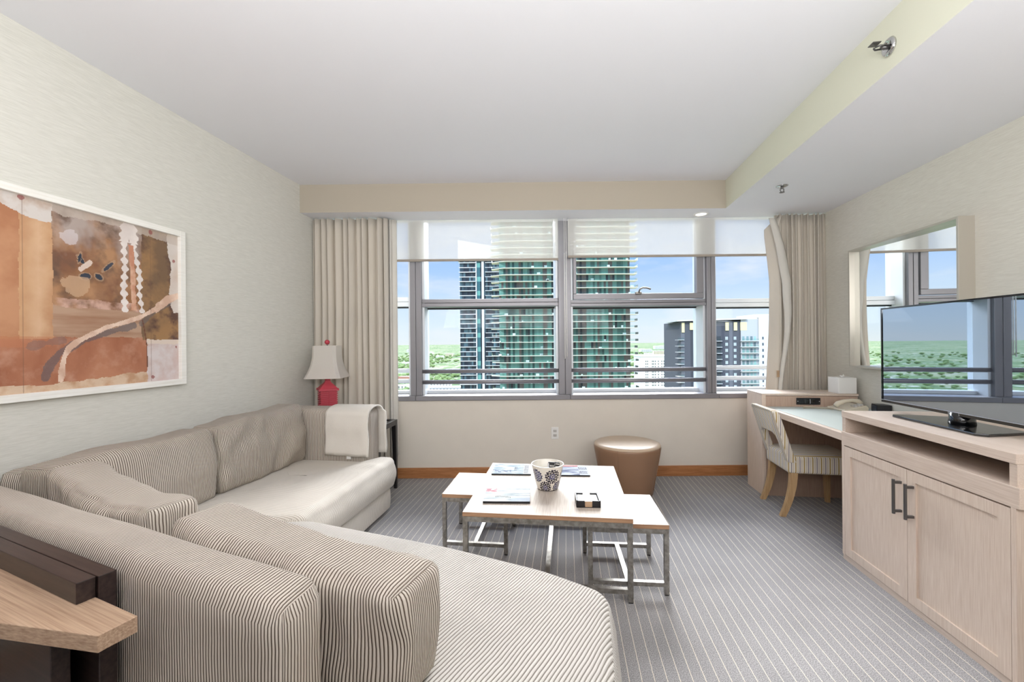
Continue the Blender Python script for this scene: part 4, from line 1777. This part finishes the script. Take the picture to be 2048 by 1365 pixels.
def paintart(u, v):
    s_ = fw + (SL - 2 * fw) * (1 - u)   # distance from the right edge
    z = PB + fw + (PT - PB - 2 * fw) * v
    n1 = fb(s_, z, 5, 1)
    n2 = fb(s_, z, 14, 7)
    n3 = fb(s_ * 1.5, z, 2.4, 22)
    ws = s_ + .006 * n2
    wz = z + .006 * fb(s_, z, 11, 40)
    # lower field
    c = mixc(lin(186, 128, 98), lin(158, 98, 70), .5 + .9 * n3)
    c = mixc(c, lin(204, 158, 134), max(0, .6 * n2))
    # upper middle field: brown, ochre, violet-grey patches
    if ws < .676 and wz > 1.488:
        c = mixc(lin(128, 88, 66), lin(178, 134, 98), .5 + 1.2 * n1)
        c = mixc(c, lin(150, 104, 66), max(0, n3 * 1.6))
        c = mixc(c, lin(176, 160, 152), max(0, -n3 * 1.5 + .1 + (wz - 1.86) * 4))
        c = mixc(c, lin(104, 80, 66), max(0, fb(s_, z, 8, 60) * 1.3))
        if wz < 1.53:
            c = mixc(c, lin(206, 168, 152), .5 + n2)
    # lower middle band
    elif ws < .676 and wz > 1.345 + .0:
        c = mixc(lin(184, 152, 128), lin(160, 118, 92), .5 + 1.0 * fb(s_ * .4, z * 3, 5, 5))
    # left pale column and fold
    if ws >= .676 and wz > 1.335:
        c = mixc(lin(206, 164, 124), lin(186, 136, 100), .45 + .9 * n3)
        c = mixc(c, lin(224, 190, 156), max(0, .5 - abs(ws - .73) * 9) + .2 * n2)
        if ws > .80:
            c = mixc(lin(196, 144, 108), lin(176, 120, 86), .5 + n1)
    if ws > .676 and wz > 1.90 + .03 * math.sin(ws * 14 + 1) - max(0, (ws - .8)) * .0:
        c = mixc(lin(214, 206, 200), lin(196, 176, 162), .4 + n2)
    if wz < 1.345 and ws > .66 and wz > 1.30:
        c = mixc(c, lin(188, 120, 84), .5)
    # bottom washed strip
    if wz < 1.145 - .03 * (ws - .3) + .012 * n1:
        c = mixc(lin(212, 186, 160), lin(190, 150, 118), .4 + n2)
    # dark right block with olive
    if ws < .26 and wz > 1.33:
        c = mixc(lin(122, 96, 72), lin(160, 122, 82), .5 + 1.3 * n1)
        c = mixc(c, lin(96, 70, 60), max(0, fb(s_, z, 9, 70) * 1.8))
    # pale right margin
    edge = .085 + .03 * n3 + .012 * n2
    if ws < edge and wz > 1.5:
        c = mixc(lin(214, 204, 196), lin(204, 186, 172), .5 + n1)
    if ws < .23 and wz < 1.30 + .02 * n1:
        c = mixc(lin(216, 206, 204), lin(206, 184, 178), .5 + n2)
    if ws < .24 and 1.30 + .02 * n1 < wz < 1.335:
        c = lin(220, 204, 190)
    # top margin wash
    if wz > 1.925 + .02 * n1 and ws < .676:
        c = mixc(c, lin(196, 182, 170), .65)
    # two white ribbons running down
    for (pts_, w0) in (([(.33, 1.97), (.345, 1.90), (.352, 1.84), (.349, 1.72), (.358, 1.60), (.350, 1.492)], .013), ([(.315, 1.95), (.303, 1.86), (.285, 1.76), (.268, 1.68), (.272, 1.60), (.256, 1.492)], .012)):
        d = seg_d(s_, z, pts_)
        if d < w0 * (1 + .5 * math.sin(z * 140)) + (.016 if z > 1.86 else 0) + .004 * n2:
            c = mixc(lin(236, 226, 220), lin(216, 204, 198), .4 + n1)
    if .288 < ws < .335 and 1.495 < wz < 1.85 and abs(ws - (.302 + (z - 1.49) * .03)) < .014:
        c = mixc(lin(196, 136, 108), lin(216, 176, 150), .5 + n2)
    # dark blue marks
    for (a, b2, ra, rb, rot) in ((.559, 1.725, .022, .009, .9), (.565, 1.735, .007, .024, .2), (.541, 1.647, .022, .014, -.2), (.479, 1.652, .018, .014, .6), (.432, 1.715, .009, .036, .75)):
        dx, dz = s_ - a, z - b2
        cx2 = dx * math.cos(rot) + dz * math.sin(rot)
        cz2 = -dx * math.sin(rot) + dz * math.cos(rot)
        d = (cx2 / ra) ** 2 + (cz2 / rb) ** 2
        if d < 1 + .6 * n2:
            c = mixc(lin(44, 52, 66), lin(70, 72, 84), .5 + n1)
        elif d < 2.0:
            c = mixc(c, lin(196, 168, 140), .4)
    if seg_d(s_, z, [(.52, 1.72), (.56, 1.68)]) < .010 + .006 * n2:
        c = mixc(c, lin(232, 214, 200), .8)
    if math.hypot((s_ - .60), (z - 1.83)) < .035 + .02 * n2:
        c = mixc(c, lin(214, 204, 206), .6)
    if math.hypot((s_ - .585) * .8, (z - 1.60)) < .05 + .02 * n2 and z < 1.64:
        c = mixc(c, lin(206, 172, 140), .6)
    # branch shadow then branch
    d = seg_d(s_, z, [(.10, 1.555), (.20, 1.49), (.262, 1.42)])
    if d < .016 + .008 * n2:
        c = mixc(c, lin(104, 96, 96), .65)
    d = seg_d(s_, z, [(.30, 1.41), (.43, 1.375), (.53, 1.338), (.60, 1.30), (.655, 1.262), (.69, 1.215), (.71, 1.155)])
    if d < .017 + .010 * n2:
        c = mixc(c, lin(96, 90, 94), .7)
    d = seg_d(s_, z, [(.64, 1.33), (.76, 1.30)])
    if d < .016 + .01 * n2:
        c = mixc(c, lin(120, 100, 98), .5)
    d = seg_d(s_, z, [(.04, 1.60), (.10, 1.575), (.18, 1.51), (.274, 1.456), (.36, 1.425), (.452, 1.393), (.52, 1.355), (.578, 1.322), (.615, 1.29), (.632, 1.25), (.640, 1.20), (.648, 1.14)])
    if d < .012 + .005 * n2 + (.008 if s_ < .18 else 0):
        c = mixc(lin(232, 206, 186), lin(206, 170, 148), .5 + n2)
    d = seg_d(s_, z, [(.255, 1.44), (.245, 1.39), (.232, 1.30), (.230, 1.18)])
    if d < .0028:
        c = lin(110, 70, 54)
    # fold lines and stain dots
    for fx in (.205, .787):
        if abs(s_ - fx) < .0022:
            c = mixc(c, lin(120, 90, 72), .45)
    for (a, b2, r3) in ((.791, 1.957, .012), (.205, 1.950, .012), (.062, 1.81, .010), (.198, 1.119, .010), (.05, 1.29, .007)):
        if math.hypot(s_ - a, z - b2) < r3:
            c = mixc(c, lin(150, 88, 84), .85)
    return c


def cplace(u, v):
    return Vector((.010, -SL + fw + (SL - 2 * fw) * u, PB + fw + (PT - PB - 2 * fw) * v))


grid_color(400, 250, cplace, paintart, 'canvas', 'canvas', pic)

# ------------------------------------------------------------------ the city outside
GZ = -130.0
struct('floor_outdoor_ground', bx(-26000, 26000, 30, 30000, GZ - 5, GZ), 'ground')


def col_grid_faces(bm_, cl_, quad, c):
    f = bm_.faces.new([bm_.verts.new(p_) for p_ in quad])
    for l in f.loops:
        l[cl_] = c
    return f


def facade_mesh(name, x0, x1, y, z0, z1, nx_, nfl, colf, mat, parent, y_of=None):
    """front wall divided in cells nx x floors, each painted by colf(i, j)"""
    bm_ = B()
    cl_ = bm_.loops.layers.float_color.new('Col')
    yf = y_of or (lambda x: y)
    for i in range(nx_):
        xa, xb = x0 + (x1 - x0) * i / nx_, x0 + (x1 - x0) * (i + 1) / nx_
        for j in range(nfl):
            za, zb = z0 + (z1 - z0) * j / nfl, z0 + (z1 - z0) * (j + 1) / nfl
            col_grid_faces(bm_, cl_, [(xa, yf(xa), za), (xb, yf(xb), za), (xb, yf(xb), zb), (xa, yf(xa), zb)], colf(i, j))
    me_ = bpy.data.meshes.new(name)
    bm_.to_mesh(me_)
    bm_.free()
    me_.materials.append(M[mat])
    o_ = bpy.data.objects.new(name, me_)
    C.objects.link(o_)
    o_.parent = parent
    return o_


# tower A: green glass tower with projecting balcony slabs
ta = thing('glass_tower', 'tall green glass apartment tower with cream balcony slabs filling the window centre', 'building', (26, 205, GZ))
FH = 3.2
ax0, ax1 = -32.5, 31.0
nA = 66
random.seed(11)
pat = [random.choice('ttdbbkgt') for _ in range(60)]
TE, DT, BR, DK, GN = lin(112, 156, 144), lin(52, 84, 78), lin(106, 97, 90), lin(40, 46, 48), lin(80, 116, 106)


def colA(i, j):
    p_ = pat[i]
    r_ = random.random()
    if r_ < .18:
        p_ = random.choice('tdbkg')
    c = {'t': TE, 'd': DT, 'b': BR, 'k': DK, 'g': GN}[p_]
    return mixc(c, (0, 0, 0), random.random() * .25)


facade_mesh('curtain_wall', ax0 + .6, ax1 - .6, 0, 0, nA * FH, 60, nA, colA, 'facade', ta)
bm = B()
box(bm, ax0 + .6, ax1 - .6, .05, 26, 0, nA * FH)
obj('tower_core', bm, 'blk', ta)


def slab_outline():
    pts_ = []
    for i in range(25):
        x = ax0 - 3.2 + (ax1 + 2.6 - ax0 + 3.2) * i / 24
        k = i / 24
        y = -2.0 - .9 * math.sin(PI * k) * math.sin(k * 9) ** 2
        if k < .06:
            y = 1.5 - 40 * k
            y = max(y, -2.0)
        pts_.append((x, y))
    pts_.append((ax1 + 2.6, 3))
    pts_.append((ax0 - 3.2, 6))
    return pts_


so = slab_outline()
bm = prism(B(), so, -.13, .13)
slab0 = obj('balcony_slab', bm, 'slab', ta)
bm = B()
for a, b_ in zip(so[:25], so[1:25]):
    v4 = [bm.verts.new((a[0], a[1] + .1, .2)), bm.verts.new((b_[0], b_[1] + .1, .2)), bm.verts.new((b_[0], b_[1] + .1, 1.25)), bm.verts.new((a[0], a[1] + .1, 1.25))]
    bm.faces.new(v4)
for (xa, ya_, xb, yb_) in ((ax1 + 2.5, -2, ax1 + 2.5, 3), (ax0 - 3.1, 1.5, ax0 - 3.1, 6)):
    v4 = [bm.verts.new((xa, ya_, .2)), bm.verts.new((xb, yb_, .2)), bm.verts.new((xb, yb_, 1.25)), bm.verts.new((xa, ya_, 1.25))]
    bm.faces.new(v4)
rail0 = obj('glass_railing', bm, 'railglass', slab0)
slab0.location = (0, 0, 33 * FH)
for k in range(34, nA + 1):
    s2 = slab0.copy()
    C.objects.link(s2)
    s2.parent = ta
    s2.location = (.25 * math.sin(k * 1.7), 0, k * FH)
    r2_ = rail0.copy()
    C.objects.link(r2_)
    r2_.parent = s2
bm = B()
for k in range(0, 33):
    prism(bm, so[::4] + so[-2:], k * FH - .17, k * FH + .17)
lo = obj('lower_balcony_slab', bm, 'slab', ta)
# a bit of balcony furniture
random.seed(5)
bm = B()
for k in range(34, nA):
    for q_ in range(3):
        x = random.uniform(ax0, ax1)
        box(bm, x, x + random.uniform(.5, 1.6), -1.6, -.9, k * FH + .18, k * FH + .18 + random.uniform(.5, 1.1))
fu = obj('balcony_furniture', bm, 'white', ta)
fu['kind'] = 'stuff'

# tower B: darker tower with white slabs left of A
tb_ = thing('dark_glass_tower', 'dark tower with white floor bands behind the left edge of the green tower', 'building', (-20, 275, GZ))
random.seed(3)
nB = 62
topB = 130 + 1.3 + 60


def colB(i, j):
    if i in (9, 10, 12):
        return lin(58, 104, 112) if (j % 3) else lin(110, 170, 160)
    return mixc(lin(30, 38, 48), lin(90, 120, 128), random.random() ** 2.5)


facade_mesh('curtain_wall', -13, 13, 0, 0, topB - 6, 22, nB, colB, 'facade', tb_)
obj('tower_core', bx(-13, 13, .05, 22, 0, topB - 6), 'blk', tb_)
fhB = (topB - 6) / nB
bm = B()
for k in range(26, nB + 1):
    box(bm, -13.5, -2.6, -.9 if k % 2 else -.25, .1, k * fhB - .25, k * fhB + .2)
    box(bm, 3.2, 13.5, -.9 if k % 2 else -.2, .1, k * fhB - .2, k * fhB + .15)
    box(bm, -6.6, -2.8, -1.3, .1, k * fhB - .2, k * fhB + .2) if k % 2 else None
obj('floor_band', bm, 'slabw', tb_)
bm = B()
box(bm, -2.9, -2.2, -.6, .1, 0, topB - 4)
box(bm, .9, 2.4, -.6, .1, 0, topB - 4)
obj('white_pier', bm, 'slabw', tb_)
bm = prism(B(), [(-14, topB - 8), (13.5, topB - 8), (13.5, topB + 1), (6, topB + 2), (-14, topB + 5.5)], -1.2, 20, axis='y')
obj('crown', bm, 'slabw', tb_)

# tower C: grey tower on the right
tcw = thing('grey_tower', 'charcoal grey apartment tower with pale crown panels seen through the right panes', 'building', (108, 225, GZ))
random.seed(9)
TH = 130 + 11.2
FC = 3.18


def colC(i, j):
    x = -21 + 37 * (i + .5) / 37
    z = TH - (j + .5) * FC / 3
    return None


bm = B()
cl_ = bm.loops.layers.float_color.new('Col')
DG, MG, LG, PY = lin(82, 84, 90), lin(104, 106, 112), lin(176, 180, 182), lin(226, 214, 164)


def rectc(xa, xb, za, zb, y, c):
    col_grid_faces(bm, cl_, [(xa, y, za), (xb, y, za), (xb, y, zb), (xa, y, zb)], c)


rectc(-17.7, 11.5, 0, TH, 0, DG)
rectc(-19.6, -17.7, 0, TH, -.05, MG)
rectc(-14.6, -13.4, 0, TH, -.05, lin(64, 66, 72))
rectc(-12, -11.2, 0, TH, -.05, lin(64, 66, 72))
rectc(1.6, 3.2, 0, TH, -.05, lin(70, 72, 80))
rectc(5.6, 7.4, 0, TH, -.05, MG)
rectc(11.5, 22, 0, TH + 1, -.4, lin(182, 184, 184))
rectc(20.6, 34, 0, TH + 3, -.8, lin(206, 208, 206))
for (xa, xb, dz_) in ((-19.3, -17.8, 5.6), (-15.1, -12.1, 4.3), (3.5, 5.3, 4.8), (7.9, 9.7, 4.8), (11.3, 14.7, 4.8), (-4, -1.8, 4.8)):
    rectc(xa, xb, TH - dz_, TH - .5, -.45, PY)
for k in range(44):
    z = TH - 9.6 - k * FC
    if z < 0:
        break
    for x in (3.6, 8.0):
        rectc(x, x + 1.3, z, z + 1.6, -.1, lin(190, 202, 208))
        rectc(x + .6, x + .75, z, z + 1.6, -.12, DG)
    for x in (12.2, 14.4, 16.4, 18.2):
        rectc(x, x + 1.2, z - .4, z + 1.7, -.5, mixc(lin(96, 110, 116), lin(160, 196, 190), random.random()))
    rectc(-10.8, -9.6, z - .4, z + 1.2, -.1, lin(232, 232, 232))
    rectc(-10.5, -9.9, z - .1, z + .9, -.13, lin(50, 54, 60))
    rectc(-1, 1.3, z - .2, z + 1.9, -.1, lin(60, 66, 70))
    rectc(22.4, 23.2, z, z + 1.4, -.9, lin(80, 88, 96))
me = bpy.data.meshes.new('tower_facade')
bm.to_mesh(me)
bm.free()
me.materials.append(M['masonry'])
o = bpy.data.objects.new('tower_facade', me)
C.objects.link(o)
o.parent = tcw
obj('tower_core', bx(-19.6, 34, .05, 25, 0, TH), plain('grey_stucco', lin(96, 98, 104), .9), tcw)
bm = prism(B(), [(-22, TH + .2), (14.5, TH + 1.0), (14.5, TH + 1.6), (-22, TH + .7)], -1.6, 18, axis='y')
obj('roof_slab', bm, 'slabw', tcw)
bx_c = B()
box(bx_c, 14, 34, -.3, 20, TH, TH + 1.8)
box(bx_c, 20, 34, -.7, 20, TH + 1.8, TH + 3.6)
obj('penthouse', bx_c, 'slabw', tcw)
bm = B()
bmg = B()
for k in range(44):
    z = TH - 10.4 - k * FC
    if z < 0:
        break
    box(bm, 11.3, 20.2, -2.0, 0, z, z + .25)
    box(bm, -1.2, 1.5, -1.2, 0, z, z + .22)
    box(bm, -21.6, -18.2, -1.0, 3, z + .8, z + 1.0)
    for (xa, xb, y_) in ((11.3, 20.2, -1.95), (-1.2, 1.5, -1.15), (-21.6, -18.2, -.95)):
        zz = z + (.8 if xa < -20 else 0)
        bmg.faces.new([bmg.verts.new(p_) for p_ in ((xa, y_, zz + .2), (xb, y_, zz + .2), (xb, y_, zz + 1.3), (xa, y_, zz + 1.3))])
bl = obj('balcony', bm, 'slabw', tcw)
obj('balcony_railing', bmg, 'railglass', bl)

# white mid rise
wm = thing('white_apartment_block', 'white mid rise apartment block between the green and grey towers', 'building', (168, 500, GZ))
HT = 130 - 17


def colW(i, j):
    return lin(226, 222, 208)


facade_mesh('block_facade', -18, 19, 0, 0, HT, 1, 1, colW, 'masonry', wm)
obj('block_core', bx(-18, 19, .05, 30, 0, HT), 'slabw', wm)
bm = B()
for k in range(1, 30):
    z = HT - 3 - k * 3.1
    if z < 0:
        break
    for x in (-13, -11, -5.5, -4, -2, 1.5, 5.5, 8.0, 14):
        box(bm, x, x + .9, -.1, .02, z, z + 1.5)
obj('window_opening', bm, plain('dark_window', lin(70, 76, 78), .3), wm)
obj('stair_strip', bx(11.4, 17, -.15, .02, 0, HT - 2), plain('pale_green_stucco', lin(206, 208, 172), .9), wm)
obj('parapet', bx(-18.4, 19.4, -.5, 30, HT, HT + 1.4), 'slabw', wm)

# low houses and blocks scattered below
random.seed(21)
cnt = 0
HC = [('white stucco', lin(228, 224, 214)), ('cream', lin(218, 204, 176)), ('terracotta roofed', lin(206, 160, 128)), ('grey', lin(176, 176, 176))]
hm = [plain('stucco_' + str(i), c, .9) for i, (n_, c) in enumerate(HC)]
SZ = ['low', 'mid height', 'tall']
WH = ['above the lower guard rail in the narrow left pane', 'lowest in the narrow left pane', 'below the tree belt left of the dark tower',
      'touching the foot of the dark tower', 'just right of the left mullion near the sill', 'half hidden by the dark tower', 'in the trees right of the left mullion',
      'on open ground beside the dark tower', 'among trees in the narrow left pane', 'in the green middle distance left of the dark tower', 'farther back beside the dark tower',
      'under the horizon right of the left mullion', 'on the horizon in the narrow left pane', 'beside the foot of the green tower', 'half behind the green tower low down',
      'behind the white apartment block', 'above the roof of the white apartment block', 'left of the block above the white roof', 'just right of the white apartment block',
      'far off beside the grey tower', 'under the horizon right of the green tower', 'on the horizon left of the grey tower', 'low down beside the grey tower', 'lowest beside the grey tower balconies']
spots = []
for px, Y, w, d, h, ci in ((812, 1500, 60, 40, 9, 2), (800, 1220, 50, 30, 12, 0), (872, 1300, 90, 40, 10, 0), (900, 1160, 110, 40, 12, 3), (845, 1180, 40, 30, 10, 0), (940, 1250, 50, 40, 10, 1), (838, 1700, 40, 30, 8, 1), (905, 2000, 60, 40, 8, 0),
                           (815, 2600, 60, 40, 14, 0), (880, 3600, 60, 40, 22, 0), (900, 4200, 80, 40, 26, 1), (860, 5000, 70, 40, 26, 0), (820, 6200, 90, 60, 40, 0),
                           (1284, 900, 60, 30, 26, 0), (1272, 1100, 50, 30, 16, 0), (1315, 2400, 120, 60, 22, 1), (1330, 3000, 160, 60, 60, 1), (1300, 3600, 100, 60, 30, 0), (1345, 2000, 60, 40, 12, 0), (1350, 4200, 90, 50, 30, 2), (1290, 5200, 140, 60, 34, 0), (1320, 7000, 200, 80, 50, 0),
                           (1352, 1400, 70, 50, 12, 0), (1340, 1150, 50, 40, 9, 1)):
    spots.append(((px - 1024) / 860 * Y, Y, w, d, h, ci))
for i, (x, y, w, d, h, ci) in enumerate(spots):
    side = 'left' if x < 0 else 'right'
    lb = '%s %s building outside, %s' % (SZ[0 if h < 14 else (1 if h < 30 else 2)], HC[ci][0], WH[i])
    t5 = thing('distant_building', lb, 'building', (x, y, GZ), random.uniform(-.3, .3), 'low buildings in the greenery far below')
    obj('building_wall', bx(-w / 2, w / 2, -d / 2, d / 2, 0, h), hm[ci], t5)
    if ci == 2:
        obj('roof', prism(B(), [(-w / 2 - 1, h), (w / 2 + 1, h), (w / 2 - 8, h + 7), (-w / 2 + 8, h + 7)], -d / 2, d / 2, axis='y'), plain('terracotta', lin(168, 122, 104), .9), t5)
    else:
        obj('roof', bx(-w / 2 - .6, w / 2 + .6, -d / 2 - .6, d / 2 + .6, h, h + 1.2), 'slabw', t5)
    bm = B()
    nwin = int(w / 9)
    for q_ in range(nwin):
        for r_ in range(max(1, int(h / 5))):
            box(bm, -w / 2 + 3 + q_ * 9, -w / 2 + 7 + q_ * 9, -d / 2 - .3, -d / 2 + .1, 2 + r_ * 5, 4.5 + r_ * 5)
    obj('window_row', bm, 'blk', t5)

# tree canopy: nobody could count it
random.seed(33)
bm = B()
ico = B()
bmesh.ops.create_icosphere(ico, subdivisions=1, radius=1)
iv = [v_.co.copy() for v_ in ico.verts]
ifc = [[v_.index for v_ in f.verts] for f in ico.faces]
ico.free()
verts, faces = [], []
for k in range(6500):
    Y = 950 * (4.2 ** random.random()) * (1 + .3 * random.random())
    X = random.uniform(-1.7, .8) * Y if random.random() < .45 else random.uniform(-.32, .5) * Y
    if noise.noise(Vector((X * .004, Y * .002, 1))) < -.12:
        continue
    if any(abs(X - s_[0]) < s_[2] * .62 + 16 and abs(Y - s_[1]) < s_[3] * .62 + s_[2] * .2 + 18 for s_ in spots):
        continue
    r_ = random.uniform(5, 10) * (Y / 1200) ** .5
    hgt = random.uniform(.6, 1.0)
    base = len(verts)
    for c in iv:
        j = 1 + .25 * noise.noise(c * 2 + Vector((k, 0, 0)))
        verts.append((X + c.x * r_ * j, Y + c.y * r_ * j, GZ + 3 + r_ * .4 + c.z * r_ * .7 * hgt * j))
    faces += [[base + i for i in f] for f in ifc]
me = bpy.data.meshes.new('tree_canopy')
me.from_pydata(verts, [], faces)
me.materials.append(M['leaf'])
for p_ in me.polygons:
    p_.use_smooth = True
o = bpy.data.objects.new('tree_canopy', me)
C.objects.link(o)
tag(o, 'green tree canopy covering the city far below the window', 'trees', kind='stuff')
